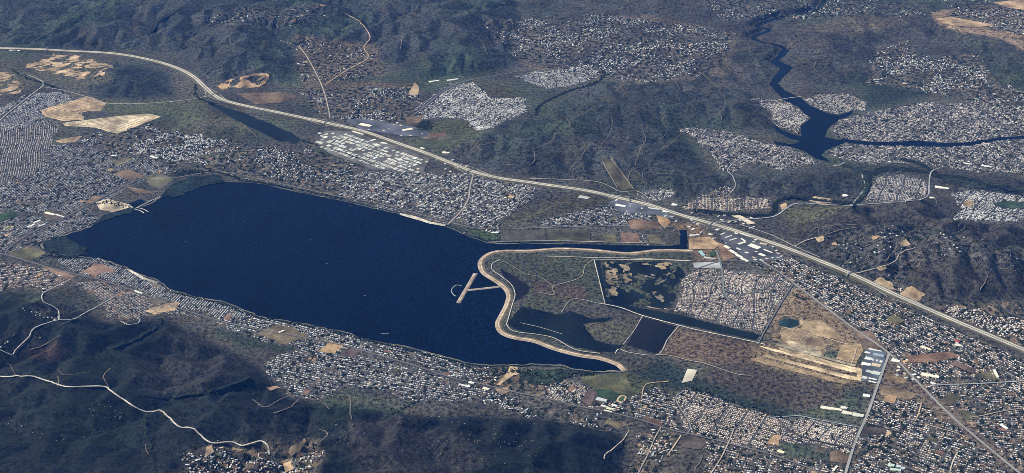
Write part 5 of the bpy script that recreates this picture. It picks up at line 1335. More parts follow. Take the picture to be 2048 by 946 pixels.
# business park rows
rr = random.Random(5)
PARK = [(630,286),(652,266),(690,268),(715,275),(790,300),(850,322),(838,346),(800,345),(740,332),(660,304)]
PW = ground(densify(PARK, 10))
a, b = ground([(700,258),(850,308)])
u = (b - a) / np.linalg.norm(b - a); v = np.array([-u[1], u[0]])
if v[1] > 0: v = -v
cen = PW.mean(0)
uu, vv = (PW - cen) @ u, (PW - cen) @ v
row = 0
ORD = ["first", "second", "third", "fourth", "fifth", "sixth", "seventh", "eighth", "ninth", "tenth", "eleventh", "twelfth", "thirteenth", "fourteenth", "fifteenth", "sixteenth", "seventeenth", "eighteenth", "nineteenth", "twentieth", "twenty-first", "twenty-second", "twenty-third", "twenty-fourth", "twenty-fifth", "twenty-sixth", "twenty-seventh", "twenty-eighth"]
vp = vv.min() + 40
while vp < vv.max():
    dep = rr.uniform(58, 85)
    x = uu.min() + rr.uniform(0, 30); num = 0; made = []
    while x < uu.max():
        w = rr.choice([18, 24, 28, 34, 42, 60])
        C = cen + u * (x + w / 2) + v * (vp + rr.uniform(-4, 4))
        p = to_px(np.array([[C[0], C[1], 5.0]]))
        if inside(PW, np.array([C[0]]), np.array([C[1]]))[0] and rr.random() < 0.9 and gnoise(np.array([C[0] / 160]), np.array([C[1] / 160]), 91)[0] > -.3:
            g = rr.uniform(.5, .84); tint = rr.choice([(1, .98, .90), (1, 1, .97), (.98, .93, .82), (.9, .97, .95)])
            made.append((C, w, dep * rr.uniform(.45, 1), tuple(g * t_ for t_ in tint)))
        x += w + rr.choice([8, 10, 14, 20, 34])
    if made:
        for k, (C, w, dd, col) in enumerate(made):
            tone = "bright white" if sum(col) > 2.2 else "pale grey" if sum(col) > 1.75 else "grey"
            big_building("warehouse", C, math.atan2(u[1], u[0]), w, dd, rr.uniform(6.5, 9), col,
                         "%s business park warehouse, %s from left in %s row below freeway" % (tone, ORD[min(k, 27)], ORD[row]), "warehouse", "business park warehouses below the freeway", rr)
        row += 1
    vp += dep + rr.uniform(14, 24)
ex_poly(PARK)

def strip_buildings(poly, n, what, seed, axis):
    r = random.Random(seed)
    Pw = ground(densify(poly, 8)); a_, b_ = ground(list(axis)); d_ = b_ - a_
    ang = math.atan2(d_[1], d_[0]); made = []
    tries = 0
    while len(made) < n and tries < 4000:
        tries += 1
        c_ = np.array([r.uniform(Pw[:, 0].min(), Pw[:, 0].max()), r.uniform(Pw[:, 1].min(), Pw[:, 1].max())])
        if not inside(Pw, c_[:1], c_[1:])[0] or any(np.hypot(*(c_ - m[0])) < 58 for m in made):
            continue
        q = to_px(np.array([[c_[0], c_[1], 5.0]]))[0]
        if any(np.hypot(q[0] - bb[1][0], (q[1] - bb[1][1]) * 2) < 17 for bb in BIG):
            continue
        made.append((c_, q))
    made.sort(key=lambda m: m[1][0])
    for k, (c_, q) in enumerate(made):
        col = r.choice([(.80, .79, .74), (.66, .64, .58), (.50, .53, .56), (.74, .68, .56), (.84, .84, .83), (.40, .42, .45), (.58, .46, .38)])
        big_building("commercial_building", c_, ang + r.choice([0, 0, math.pi / 2]), r.uniform(24, 52), r.uniform(16, 30), r.uniform(5, 8), col, "%s flat roof, %s from left, %s" % (tone_name(col), ORD[k], what), "commercial building", None, r)
        ex_poly([(q[0] - 4, q[1] - 2), (q[0] + 4, q[1] - 2), (q[0] + 4, q[1] + 2.5), (q[0] - 4, q[1] + 2.5)])
def tone_name(c):
    s = sum(c) / 3
    if c[0] > c[2] * 1.35:
        return "brown" if s < .36 else "tan"
    return "white" if s > .58 else "light grey" if s > .4 else "dark grey"
strip_buildings([(1448,462),(1480,468),(1545,492),(1572,516),(1510,524),(1470,500),(1440,478)], 16, "in the yards near the boulevard corner", 31, ((1480,470),(1540,492)))
strip_buildings([(1215,402),(1240,398),(1330,424),(1400,446),(1440,462),(1400,468),(1340,442),(1240,426)], 18, "between the shopping centre and interchange", 32, ((1240,400),(1330,424)))
strip_buildings([(690,236),(740,238),(860,256),(860,275),(800,276),(720,258)], 12, "around the two large cream stores", 33, ((700,258),(850,308)))
strip_buildings([(845,300),(900,312),(960,345),(940,352),(880,340),(850,325)], 10, "along the freeway above the old downtown", 34, ((850,306),(900,326)))
strip_buildings([(1370,425),(1420,428),(1500,434),(1520,450),(1470,450),(1400,436)], 12, "above the interchange beside the river road", 35, ((1420,447),(1480,465)))
strip_buildings([(1780,730),(1830,742),(1850,770),(1815,772),(1785,745)], 8, "beside the diagonal boulevard near the airfield", 36, ((1779,708),(1840,770)))
strip_buildings([(905,380),(960,372),(975,400),(940,440),(905,440)], 12, "along the old town main street", 37, ((936,400),(920,425)))
# reservoir tank on the canyon hill
C = ground([(1690,392)])[0]
z0 = float(hgt(C[:1], C[1:])[0])
tk = link("water_tank", None, label="round white water tank on the hill above the river bend", cat="water tank")
tk.location = (C[0], C[1], z0 + 2)
th = np.linspace(0, 2 * math.pi, 33)[:-1]; k = np.arange(32); k2 = (k + 1) % 32
R_ = 34
V = np.concatenate([np.c_[R_ * np.cos(th), R_ * np.sin(th), np.full(32, -12.)], np.c_[R_ * np.cos(th), R_ * np.sin(th), np.full(32, 10.)]])
link("tank_wall", mesh_np("tank_wall", V, np.stack([k, k2, k2 + 32, k + 32], 1), [pm((.78, .77, .74), "wall")]), tk)
V = np.concatenate([np.c_[(R_ + 1) * np.cos(th), (R_ + 1) * np.sin(th), np.full(32, 10.05)], [[0, 0, 14]]])
link("roof", mesh_np("roof", V, np.stack([k, k2, np.full(32, 32)], 1), [pm((.86, .85, .80), "roof")]), tk)
ex_poly([(1675,384),(1705,384),(1705,400),(1675,400)])

# overpasses
def at_freeway(px):
    j = np.argmin(np.linalg.norm(LF - ground([px])[0], axis=1))
    return j
for lb, px, tilt in (("overpass bridge at the upper left freeway curve", (425,190), .3), ("overpass bridge where the central road crosses the freeway", (650,245), .2), ("overpass bridge at the old town main street", (940,342), -.2), ("dark overpass bridge near the shopping centre", (1258,401), .5), ("overpass bridge at the canyon road interchange", (1422,448), .1), ("overpass bridge on the right stretch of freeway", (1700,548), .1), ("overpass bridge at the far left freeway end", (92,101), .2)):
    j = at_freeway(px)
    d, nr = frame_of(LF)
    br = link("overpass_bridge", None, label=lb, cat="bridge")
    br.location = (LF[j][0], LF[j][1], zf[j])
    br.rotation_euler = (0, 0, math.atan2(nr[j][1], nr[j][0]) + tilt)
    dm = pm((.30, .30, .30) if "dark" not in lb else (.12, .12, .13), "roof")
    box_part("deck", 150, 15, 7.0, 8.6, dm, br)
    for s in (-1, 1):
        box_part("parapet", 150, .8, 8.62, 9.8, pm((.5, .48, .45), "wall"), br, y=s * 7.05)
        box_part("abutment", 8, 14, -12, 6.98, pm((.45, .43, .40), "wall"), br, x=s * 56)
    box_part("pier", 2.5, 10, -4, 6.98, pm((.45, .43, .40), "wall"), br)

# ------------------------------------------------------------------ houses
HX = []   # x, y, ang, L, W, wall h, roof h, hip, roof rgb, district
def roofs_for(kind, n):
    p = np.array(ROOFS[kind])
    c = p[rng.integers(0, len(p), n)] * 1.18 * np.exp(rng.normal(0, .28, (n, 1))) * rng.uniform(.96, 1.04, (n, 3))
    return np.clip(c, .04, .85)
STREETS_V, STREETS_F, nsv = [], [], 0
rv_ = random.Random(23)
GROVES = []
for di, (lb, poly, axis, mode, lot, fill, roof, trees) in enumerate(DISTRICTS):
    lot = lot * (1.0 if mode != 'rural' else 1.3)
    P = ground(densify(poly, 6))
    P = P + np.stack([fbm(P[:, 0], P[:, 1], 200, 3, 861 + di), fbm(P[:, 0], P[:, 1], 200, 3, 863 + di)], 1) * (55 if mode != 'rural' else 150)
    a, b = ground(list(axis))
    u = (b - a) / np.linalg.norm(b - a); v = np.array([-u[1], u[0]])
    cen = P.mean(0)
    U, Vv = (P - cen) @ u, (P - cen) @ v
    u0, u1, v0, v1 = U.min(), U.max(), Vv.min(), Vv.max()
    if roof in ('mixed', 'white', 'redmix', 'grey') and mode != 'curvy':
        area = .5 * abs(np.sum(P[:, 0] * np.roll(P[:, 1], -1) - np.roll(P[:, 0], -1) * P[:, 1]))
        for k in range(min(14, int(area / (90000.0 if roof == 'mixed' else 160000.0)))):
            cu, cv = rv_.uniform(u0, u1), rv_.uniform(v0, v1)
            c_ = cen + u * cu + v * cv
            if not inside(P, c_[:1], c_[1:])[0] or not is_free(c_[:1], c_[1:], hgt(c_[:1], c_[1:]))[0]:
                continue
            lu, lv = rv_.uniform(35, 105), rv_.uniform(35, 85)
            q = np.array([c_ + u * sx * lu / 2 + v * sy * lv / 2 for sx, sy in ((-1, -1), (1, -1), (1.1, 1), (-.9, 1))])
            tone, colr = rv_.choice([("brown", (.13, .095, .07)), ("brown", (.15, .105, .075)), ("tan", (.33, .24, .155)), ("olive", (.10, .095, .055)), ("orange tan", (.38, .27, .165)), ("dark", (.065, .06, .055)), ("reddish", (.19, .12, .09))])
            lbv = "%s vacant lot among the %s" % (tone, lb)
            drape("vacant_lot", None, colr, M_SOIL, 1.3 + .05 * (k % 9), 4, world=q, floor=1.5, label=lbv, cat="vacant lot", group=lbv, seed=k)
            ex_poly(to_px(np.c_[q, hgt(q[:, 0], q[:, 1])]))
    if mode == 'rural':
        pitch = lot
        gu, gv = np.meshgrid(np.arange(u0, u1, pitch), np.arange(v0, v1, pitch))
        gu = gu.ravel() + rng.uniform(-.42, .42, gu.size) * pitch
        gv = gv.ravel() + rng.uniform(-.42, .42, gv.size) * pitch
        ang = rng.integers(0, 2, gu.size) * (math.pi / 2) + rng.normal(0, .25, gu.size)
        side = rng.choice([-1.0, 1.0], gu.size)
        X = cen + np.outer(gu, u) + np.outer(gv, v)
        dens = fbm(X[:, 0], X[:, 1], 600, 4, 801, .6)
        keep = rng.random(len(X)) < np.clip(fill * (.6 + 3.0 * dens), .0, .95)
    else:
        wid = 13.0 if lot > 14 else 7.5            # house depth across the row
        front = (11.5 if fill > .89 else 12.5) if lot > 14 else 6.0
        back = (13.0 if fill > .89 else 22.0) if lot > 14 else 5.0
        B = 2 * (front + wid) + back
        lots = np.arange(u0, u1, lot)
        nx_ = 11
        lots = lots[(np.arange(len(lots)) % nx_) != 0]
        vs_ = np.arange(v0, v1 + B, B)
        off_ = front + wid / 2
        gu, gv = np.meshgrid(lots, np.concatenate([vs_ + off_, vs_ - off_]))
        side = np.repeat(np.r_[np.ones(len(vs_)), -np.ones(len(vs_))], len(lots))
        jj = .8 if fill > .89 else 3.2
        gu = gu.ravel() + rng.uniform(-jj, jj, gu.size)
        gv = gv.ravel() + rng.uniform(-jj, jj, gv.size)
        if mode == 'curvy':
            def warp(gu, gv):
                s = gnoise(gu / 420 + di, gv / 420, 811) * 90 + gnoise(gu / 170, gv / 170 + di, 813) * 22
                r = gnoise(gu / 480, gv / 480 + di * 3, 817) * 60
                return gu + r, gv + s
        else:
            def warp(gu, gv):
                return gu + gnoise(gu / 600, gv / 600 + di, 821) * 20, gv + gnoise(gu / 700 + di, gv / 700, 823) * 24
        p1, q1 = warp(gu, gv); p2, q2 = warp(gu + 10, gv)
        ang = np.arctan2(q2 - q1, p2 - p1) + rng.normal(0, .03, gu.size)
        X = cen + np.outer(p1, u) + np.outer(q1, v)
        dens = fbm(X[:, 0], X[:, 1], 240, 2, 831) + .35 * np.minimum(gnoise(X[:, 0] / 520, X[:, 1] / 520, 833) + .15, 0)
        keep = rng.random(len(X)) < np.clip(fill - .06 + (1.1 if fill < .9 else .45) * np.minimum(dens + .12, 0), 0, 1)
        # its streets
        lines_ = [(np.arange(u0, u1, 24.0), None, vk) for vk in vs_] + [(None, np.arange(v0, v1, 24.0), uk) for uk in np.arange(u0, u1, lot)[::nx_]]
        for su, sv, fixed in lines_:
            if sv is None:
                pu, pv = warp(su, np.full(len(su), fixed))
            else:
                pu, pv = warp(np.full(len(sv), fixed), sv)
            if len(pu) < 3:
                continue
            Xs = cen + np.outer(pu, u) + np.outer(pv, v)
            ins = inside(P, Xs[:, 0], Xs[:, 1])
            zc = top(Xs[:, 0], Xs[:, 1], 10)
            ins &= is_free(Xs[:, 0], Xs[:, 1], zc)
            d_, nr_ = frame_of(Xs)
            hw_ = 5.5 if sv is None else 7.0
            l_, r_ = Xs + nr_ * hw_, Xs - nr_ * hw_
            n_ = len(Xs)
            STREETS_V.append(np.concatenate([np.c_[l_, zc + (.8 if sv is None else .95)], np.c_[r_, zc + (.8 if sv is None else .95)]]))
            i_ = np.arange(n_ - 1); i_ = i_[ins[:-1] & ins[1:]]
            STREETS_F.append(np.stack([i_ + n_, i_ + n_ + 1, i_ + 1, i_], 1) + nsv)
            nsv += 2 * n_
    thr = .34 if (mode == 'rural' or roof == 'mixed') else .44 if fill < .89 else .6
    grove = lambda x, y: gnoise(x / 62, y / 62, 881) + .35 * gnoise(x / 25, y / 25, 883)
    k = keep & inside(P, X[:, 0], X[:, 1]) & (grove(X[:, 0], X[:, 1]) < thr)
    gxx, gyy = np.meshgrid(np.arange(P[:, 0].min(), P[:, 0].max(), 10.5), np.arange(P[:, 1].min(), P[:, 1].max(), 10.5))
    gxx = gxx.ravel() + rng.uniform(-4, 4, gxx.size); gyy = gyy.ravel() + rng.uniform(-4, 4, gyy.size)
    kk = (grove(gxx, gyy) > thr + .04) & ('channel bank' not in lb)
    gxx, gyy = gxx[kk], gyy[kk]
    kk = inside(P, gxx, gyy) & is_free(gxx, gyy, hgt(gxx, gyy) + 3)
    GROVES.append(np.stack([gxx[kk], gyy[kk]], 1))
    X, ang, side = X[k], ang[k], side[k]
    z = hgt(X[:, 0], X[:, 1])
    k = is_free(X[:, 0], X[:, 1], z + 3)
    X, ang, z, side = X[k], ang[k], z[k], side[k]
    n = len(X)
    if not n:
        continue
    ang = ang + math.atan2(u[1], u[0])
    hs = lot if mode != 'rural' else 26
    Lh = hs * rng.uniform(.74, .92, n); Wh = hs * rng.uniform(.56, .78, n)
    if mode != 'rural':
        Wh = wid * rng.uniform(.82, 1.12, n)
    if mode == 'rural':
        Lh *= rng.uniform(.7, 1.25, n); Wh *= rng.uniform(.7, 1.1, n)
    if fill < .89 or mode == 'rural':
        ls_ = np.exp(rng.normal(0, .30, n)); Lh *= ls_; Wh *= np.exp(rng.normal(0, .22, n))
    bg = rng.random(n) < (.045 if fill < .89 else .012)
    Lh = np.where(bg, Lh * 2.0, Lh); Wh = np.where(bg, Wh * 1.5, Wh)
    wh = np.where(rng.random(n) < (.5 if roof in ('tile', 'greypink') else .15), 5.8, 3.4)
    HX.append(dict(x=X[:, 0], y=X[:, 1], z=z, a=ang + math.atan2(0, 1), L=Lh, W=Wh, wh=wh, rh=Wh * rng.uniform(.22, .36, n), hip=np.where(rng.random(n) < .6, .28, 0.0),
                   rc=np.clip((roofs_for(roof, n) * (.45 if fill > .89 else 1) + np.mean(ROOFS[roof], 0) * 1.35 * (.55 if fill > .89 else 0)) * np.maximum(1.06 + (.3 if fill > .89 else .5) * gnoise(X[:, 0] / 75, X[:, 1] / 75, 871) + .3 * gnoise(X[:, 0] / 330, X[:, 1] / 330, 873), .62)[:, None], .04, .74), sd=side, bk=np.full(n, back if mode != 'rural' else 16.0), wc=np.clip(np.array((.52, .48, .43)) * rng.uniform(.6, 1.25, (n, 1)), .1, .8), d=np.full(n, di)))
HS = {k: np.concatenate([h[k] for h in HX]) for k in HX[0]}
nH = len(HS['x'])
link("residential_streets", mesh_np("residential_streets", np.concatenate(STREETS_V), np.concatenate(STREETS_F), [M_ROAD], vert_cols=np.tile((.075, .078, .085), (nsv, 1))),
     label="grey residential street network of the housing tracts", cat="streets", kind="structure")

# the largest in view become single houses
hp = to_px(np.stack([HS['x'], HS['y'], HS['z']], 1))
dist = np.sqrt(HS['x'] ** 2 + HS['y'] ** 2 + CAM_Z ** 2)
size = np.sqrt(HS['L'] * HS['W']) / dist
vis = (hp[:, 0] > 6) & (hp[:, 0] < W0 - 6) & (hp[:, 1] > 6) & (hp[:, 1] < H0 - 8)
order = np.argsort(-np.where(vis, size, 0))
single = np.zeros(nH, bool)
single[order[:300]] = True

def house_arrays(s):
    n = len(s['x'])
    l, w = s['L'] / 2, s['W'] / 2
    rl_ = l * (1 - 2 * s['hip'])
    lx = np.stack([-l, l, l, -l, -l, l, l, -l, -rl_, rl_], 1)
    o0 = np.zeros(n)
    ly = np.stack([-w, -w, w, w, -w, -w, w, w, o0, o0], 1)
    lz = np.stack([o0 - 3] * 4 + [s['wh']] * 4 + [s['wh'] + s['rh']] * 2, 1)
    ca, sa = np.cos(s['a'])[:, None], np.sin(s['a'])[:, None]
    V = np.stack([s['x'][:, None] + lx * ca - ly * sa, s['y'][:, None] + lx * sa + ly * ca, s['z'][:, None] + lz], -1).reshape(-1, 3)
    base = (np.arange(n) * 10)[:, None, None]
    Q = np.array([(0, 1, 5, 4), (1, 2, 6, 5), (2, 3, 7, 6), (3, 0, 4, 7), (4, 5, 9, 8), (6, 7, 8, 9)])[None] + base
    T = np.array([(5, 6, 9), (7, 4, 8)])[None] + base
    qc = np.stack([s['wc']] * 4 + [s['rc']] * 2, 1)
    tc = np.where((s['hip'] > 0)[:, None, None], s['rc'][:, None, :], s['wc'][:, None, :]).repeat(2, 1)
    return V, Q.reshape(-1, 4), T.reshape(-1, 3), np.concatenate([qc.reshape(-1, 3), tc.reshape(-1, 3)])

for di, dd in enumerate(DISTRICTS):
    k = (HS['d'] == di) & ~single
    if not k.any():
        continue
    V, Q, T, c = house_arrays({a: b[k] for a, b in HS.items()})
    link("houses", mesh_np("houses", V, [Q, T], [M_HOUSE], face_cols=c), label=dd[0], cat="houses", kind="stuff", group="housing tracts of the valley")

PART = {}
for di in range(len(DISTRICTS)):
    ii = np.where((HS['d'] == di) & vis)[0]
    if not len(ii):
        continue
    x0_, x1_ = hp[ii, 0].min(), hp[ii, 0].max() + 1
    for i in ii:
        PART[i] = ("at the left end of", "in the middle of", "at the right end of")[int((hp[i, 0] - x0_) / (x1_ - x0_) * 3)]
def tone_name(c):
    s = sum(c) / 3
    if c[0] > c[2] * 1.35:
        return "brown" if s < .36 else "tan"
    return "white" if s > .58 else "light grey" if s > .4 else "dark grey"
_hm = {}
def house_mesh(kind, hip, col):
    c = tuple(round(round(v / .06) * .06, 2) for v in col)
    key = (kind, hip, c)
    if key not in _hm:
        if kind == 'wall':
            V = [(-.5, -.5, -.6), (.5, -.5, -.6), (.5, .5, -.6), (-.5, .5, -.6), (-.5, -.5, 1), (.5, -.5, 1), (.5, .5, 1), (-.5, .5, 1)]
            F = [np.array([(0, 1, 5, 4), (1, 2, 6, 5), (2, 3, 7, 6), (3, 0, 4, 7)])]
        else:
            r_ = .5 - (.22 if hip else 0)
            V = [(-.5, -.5, 0), (.5, -.5, 0), (.5, .5, 0), (-.5, .5, 0), (-r_, 0, 1), (r_, 0, 1)]
            F = [np.array([(0, 1, 5, 4), (2, 3, 4, 5), (3, 2, 1, 0)]), np.array([(1, 2, 5), (3, 0, 4)])]
        _hm[key] = mesh_np(kind, V, F, [pm(c, kind)])
    return _hm[key]
for i in np.where(single)[0]:
    di = int(HS['d'][i])
    rc = HS['rc'][i]
    where = DISTRICTS[di][0]
    part = PART[i]
    lb = "%s house %s the %s" % (tone_name(rc).replace(" ", "-"), part, where)
    if len(lb.split()) > 16:
        lb = "%s house among the %s" % (tone_name(rc), where)
    o = link("house", None, label=lb, cat="house", group=lb)
    o.location = (HS['x'][i], HS['y'][i], HS['z'][i])
    o.rotation_euler = (0, 0, HS['a'][i])
    w = link("wall", house_mesh('wall', 0, HS['wc'][i]), o); w.scale = (HS['L'][i] - 1, HS['W'][i] - 1, HS['wh'][i])
    r_ = link("roof", house_mesh('roof', bool(HS['hip'][i]), rc), o); r_.scale = (HS['L'][i] + .6, HS['W'][i] + .6, HS['rh'][i]); r_.location = (0, 0, HS['wh'][i] + .02)

# ------------------------------------------------------------------ trees
TX, TG = [], []
ntree = rng.poisson(np.array([d[7] for d in DISTRICTS])[HS['d']] * 1.45)
src = np.repeat(np.arange(nH), ntree)
aa = rng.uniform(0, 2 * math.pi, len(src)); rad = HS['L'][src] * .55 + rng.uniform(4, 11, len(src))
oy_ = HS['sd'][src] * (HS['W'][src] / 2 + rng.uniform(.15, .75, len(src)) * HS['bk'][src]); ox_ = rng.uniform(-.6, .6, len(src)) * HS['L'][src]
ca_, sa_ = np.cos(HS['a'][src]), np.sin(HS['a'][src])
tx, ty = HS['x'][src] + ox_ * ca_ - oy_ * sa_, HS['y'][src] + ox_ * sa_ + oy_ * ca_
cl = fbm(tx, ty, 350, 3, 841)
k = (rng.random(len(tx)) < np.clip(.62 + 1.5 * cl, .08, 1))
tx, ty, src = tx[k], ty[k], src[k]
k = is_free(tx, ty, hgt(tx, ty) + 3)
tx, ty, tsrc = tx[k], ty[k], src[k]
TR = [np.stack([tx, ty, np.minimum(rng.gamma(4, 1.15, len(tx)) + 2.4, 12)], 1)]
ico = None
phi = (1 + 5 ** .5) / 2
IV = np.array([(-1, phi, 0), (1, phi, 0), (-1, -phi, 0), (1, -phi, 0), (0, -1, phi), (0, 1, phi), (0, -1, -phi), (0, 1, -phi), (phi, 0, -1), (phi, 0, 1), (-phi, 0, -1), (-phi, 0, 1)]) / math.sqrt(1 + phi * phi)
IF = np.array([(0, 11, 5), (0, 5, 1), (0, 1, 7), (0, 7, 10), (0, 10, 11), (1, 5, 9), (5, 11, 4), (11, 10, 2), (10, 7, 6), (7, 1, 8), (3, 9, 4), (3, 4, 2), (3, 2, 6), (3, 6, 8), (3, 8, 9), (4, 9, 5), (2, 4, 11), (6, 2, 10), (8, 6, 7), (9, 8, 1)])

OV = np.array([(1, 0, 0), (0, 1, 0), (-1, 0, 0), (0, -1, 0), (0, 0, 1), (0, 0, -1)], float) * 1.12
OF = np.array([(0, 1, 4), (1, 2, 4), (2, 3, 4), (3, 0, 4), (1, 0, 5), (2, 1, 5), (3, 2, 5), (0, 3, 5)])
def blobs(name, x, y, z, r, squash, cols, jit=.28, coarse=False):
    n = len(x)
    IV, IF = (OV, OF) if coarse else (globals()['IV'], globals()['IF'])
    nv = len(IV)
    a = rng.uniform(0, 2 * math.pi, n)
    ca, sa = np.cos(a)[:, None], np.sin(a)[:, None]
    J = IV[None] * (1 + rng.uniform(-jit, jit, (n, nv, 1)))
    vx = J[..., 0] * ca - J[..., 1] * sa
    vy = J[..., 0] * sa + J[..., 1] * ca
    V = np.stack([x[:, None] + vx * r[:, None], y[:, None] + vy * r[:, None], z[:, None] + (J[..., 2] + .75) * r[:, None] * squash], -1).reshape(-1, 3)
    F = (IF[None] + (np.arange(n) * nv)[:, None, None]).reshape(-1, 3)
    return mesh_np(name, V, F, [M_LEAF], face_cols=np.repeat(cols, len(IF), axis=0))
def leaf_cols(n):
    b = np.array([(.024, .042, .022), (.036, .052, .026), (.018, .030, .020), (.045, .052, .030)])
    return b[rng.integers(0, 4, n)] * rng.uniform(.75, 1.25, (n, 1))

T0 = TR[0]
tz = hgt(T0[:, 0], T0[:, 1])
tp = to_px(np.c_[T0[:, :2], tz])
td = np.sqrt(T0[:, 0] ** 2 + T0[:, 1] ** 2 + CAM_Z ** 2)
tv = (tp[:, 0] > 6) & (tp[:, 0] < W0 - 6) & (tp[:, 1] > 6) & (tp[:, 1] < H0 - 8)
ordt = np.argsort(-np.where(tv, T0[:, 2] / td, 0))
st_ = np.zeros(len(T0), bool); st_[ordt[:300]] = True
R0 = T0[~st_]
link("woodland", blobs("woodland", R0[:, 0], R0[:, 1], tz[~st_], R0[:, 2], .95, leaf_cols(len(R0)), coarse=True), label="dark garden and street trees spread among the houses", cat="trees", kind="stuff")
# single trees: trunk with limbs, crown of leafy clumps
CR, TKM = [], []
for s in range(5):
    r2 = np.random.default_rng(900 + s)
    vs_, fs_ = [], []
    for k in range(9):
        c = r2.normal(0, .42, 3); c[2] = r2.uniform(.55, 1.5)
        rr_ = r2.uniform(.34, .58)
        J = IV * (1 + r2.uniform(-.3, .3, (12, 1))) * rr_ + c
        vs_.append(J); fs_.append(IF + 12 * k)
    cm = np.repeat(leaf_cols(9) * 1.0, 20, axis=0)
    CR.append(mesh_np("crown", np.concatenate(vs_), np.concatenate(fs_), [M_LEAF], face_cols=cm))
    tv_, tf_ = [], []
    def limb(p, q, ra_, rb_):
        b0 = sum(len(t__) for t__ in tv_)
        p, q = np.array(p), np.array(q)
        d_ = (q - p) / np.linalg.norm(q - p); e = np.cross(d_, (0.3, .9, .1)); e /= np.linalg.norm(e); f = np.cross(d_, e)
        th_ = np.linspace(0, 2 * math.pi, 6)[:-1]
        tv_.append(np.concatenate([p + ra_ * (np.outer(np.cos(th_), e) + np.outer(np.sin(th_), f)), q + rb_ * (np.outer(np.cos(th_), e) + np.outer(np.sin(th_), f))]))
        k_ = np.arange(5); k3 = (k_ + 1) % 5
        tf_.append(np.stack([k_, k3, k3 + 5, k_ + 5], 1) + b0)
    limb((0, 0, -.15), (0, 0, .7), .1, .06)
    for q in range(3):
        a_ = q * 2.1 + s
        limb((0, 0, .5), (.4 * math.cos(a_), .4 * math.sin(a_), 1.05), .05, .02)
    TKM.append(mesh_np("trunk", np.concatenate(tv_), np.concatenate(tf_), [pm((.09, .07, .05), "bark")]))
for j, i in enumerate(np.where(st_)[0]):
    q = tp[i]
    where = DISTRICTS[int(HS['d'][tsrc[i]])][0]
    lb = "dark tree %s the %s" % (PART.get(tsrc[i], "among"), where)
    if len(lb.split()) > 16:
        lb = "dark leafy tree among the %s" % where
    o = link("tree", None, label=lb, cat="tree", group=lb)
    o.location = (T0[i, 0], T0[i, 1], tz[i]); s = float(T0[i, 2])
    o.rotation_euler = (0, 0, float(rng.uniform(0, 6.28)))
    for nm_, mm in (("trunk", TKM[j % 5]), ("crown", CR[j % 5])):
        c_ = link(nm_, mm, o); c_.scale = (s, s, s)

GV = np.concatenate(GROVES)
link("grove_woodland", blobs("grove_woodland", GV[:, 0], GV[:, 1], hgt(GV[:, 0], GV[:, 1]), rng.uniform(4.5, 8.5, len(GV)), .95, leaf_cols(len(GV)) * .85, coarse=True), label="dark groves of trees between the houses of the towns", cat="trees", kind="stuff")
for lb, pts, half, dens in CREEKS:
    L = smooth_line(ground(smooth_line(pts, 4)), 12)
    d_, nr_ = frame_of(L)
    n = int(len(L) * 12 * dens / 100 * 1.6)
    i = rng.integers(0, len(L), n)
    o_ = rng.normal(0, half * .55, n)
    P = L[i] + nr_[i] * o_[:, None] + rng.normal(0, 6, (n, 2))
    r_ = rng.gamma(6, .9, n) + 2.4
    link("riparian_woodland", blobs("riparian_woodland", P[:, 0], P[:, 1], hgt(P[:, 0], P[:, 1]), r_, .9, leaf_cols(n) * .85), label=lb, cat="trees", kind="stuff", group="tree belts along creeks and shores")

# brush on the hills
bx, by = [], []
for poly, n, i in ((HILLS[0][0], 11000, 0), (HILLS[7][0], 3500, 7), (HILLS[4][0], 2500, 4), ([(985,508),(1385,506),(1350,600),(1150,606),(1040,618)], 1500, 9), ([(1255,745),(1320,720),(1420,765),(1560,820),(1500,835),(1330,772)], 500, 10)):
    W_ = flat(poly)
    x0, y0 = np.maximum(W_.min(0), (CX0, 9900)); x1, y1 = np.minimum(W_.max(0), (CX1, CY1))
    x, y = rng.uniform(x0, x1, n * 3), rng.uniform(y0, y1, n * 3)
    k = inside(W_, x, y) & (fbm(x, y, 260, 3, 851) + rng.normal(0, .3, len(x)) > 0.0)
    q = to_px(np.stack([x, y, hgt(x, y)], 1))
    k &= (q[:, 0] > -60) & (q[:, 0] < W0 + 60) & (q[:, 1] < H0 + 60) & is_free(x, y, hgt(x, y))
    bx.append(x[k][:n]); by.append(y[k][:n])
bx, by = np.concatenate(bx), np.concatenate(by)
link("undergrowth", blobs("undergrowth", bx, by, hgt(bx, by) - 1, rng.gamma(3, .7, len(bx)) + 1.0, .6, leaf_cols(len(bx)) * .9, coarse=True), label="dark chaparral shrubs dotted over the hillsides", cat="shrubs", kind="stuff")
# pale boulders on the mountain
rk = []
for c, sp, n in (((205,815),18,26),((30,850),14,16),((240,830),10,14),((190,860),12,10),((700,870),40,40),((900,900),60,60),((950,860),50,40),((820,830),40,25),((100,870),60,25),((1010,880),30,30)):
    p = np.array(c) + rng.normal(0, 1, (n, 2)) * (sp, sp * .5)
    p = p[(p[:, 1] < 990)]
    rk.append(ground(p))
rk = np.concatenate(rk)
rb_ = blobs("rubble", rk[:, 0], rk[:, 1], hgt(rk[:, 0], rk[:, 1]) - 1.5, rng.gamma(4, .9, len(rk)) + 1.5, .6, np.array((.34, .33, .32)) * rng.uniform(.6, 1.2, (len(rk), 1)))
rb_.materials[0] = M_ROCK
link("rubble", rb_, label="pale rock outcrops scattered on the dark mountain slope", cat="rocks", kind="stuff")

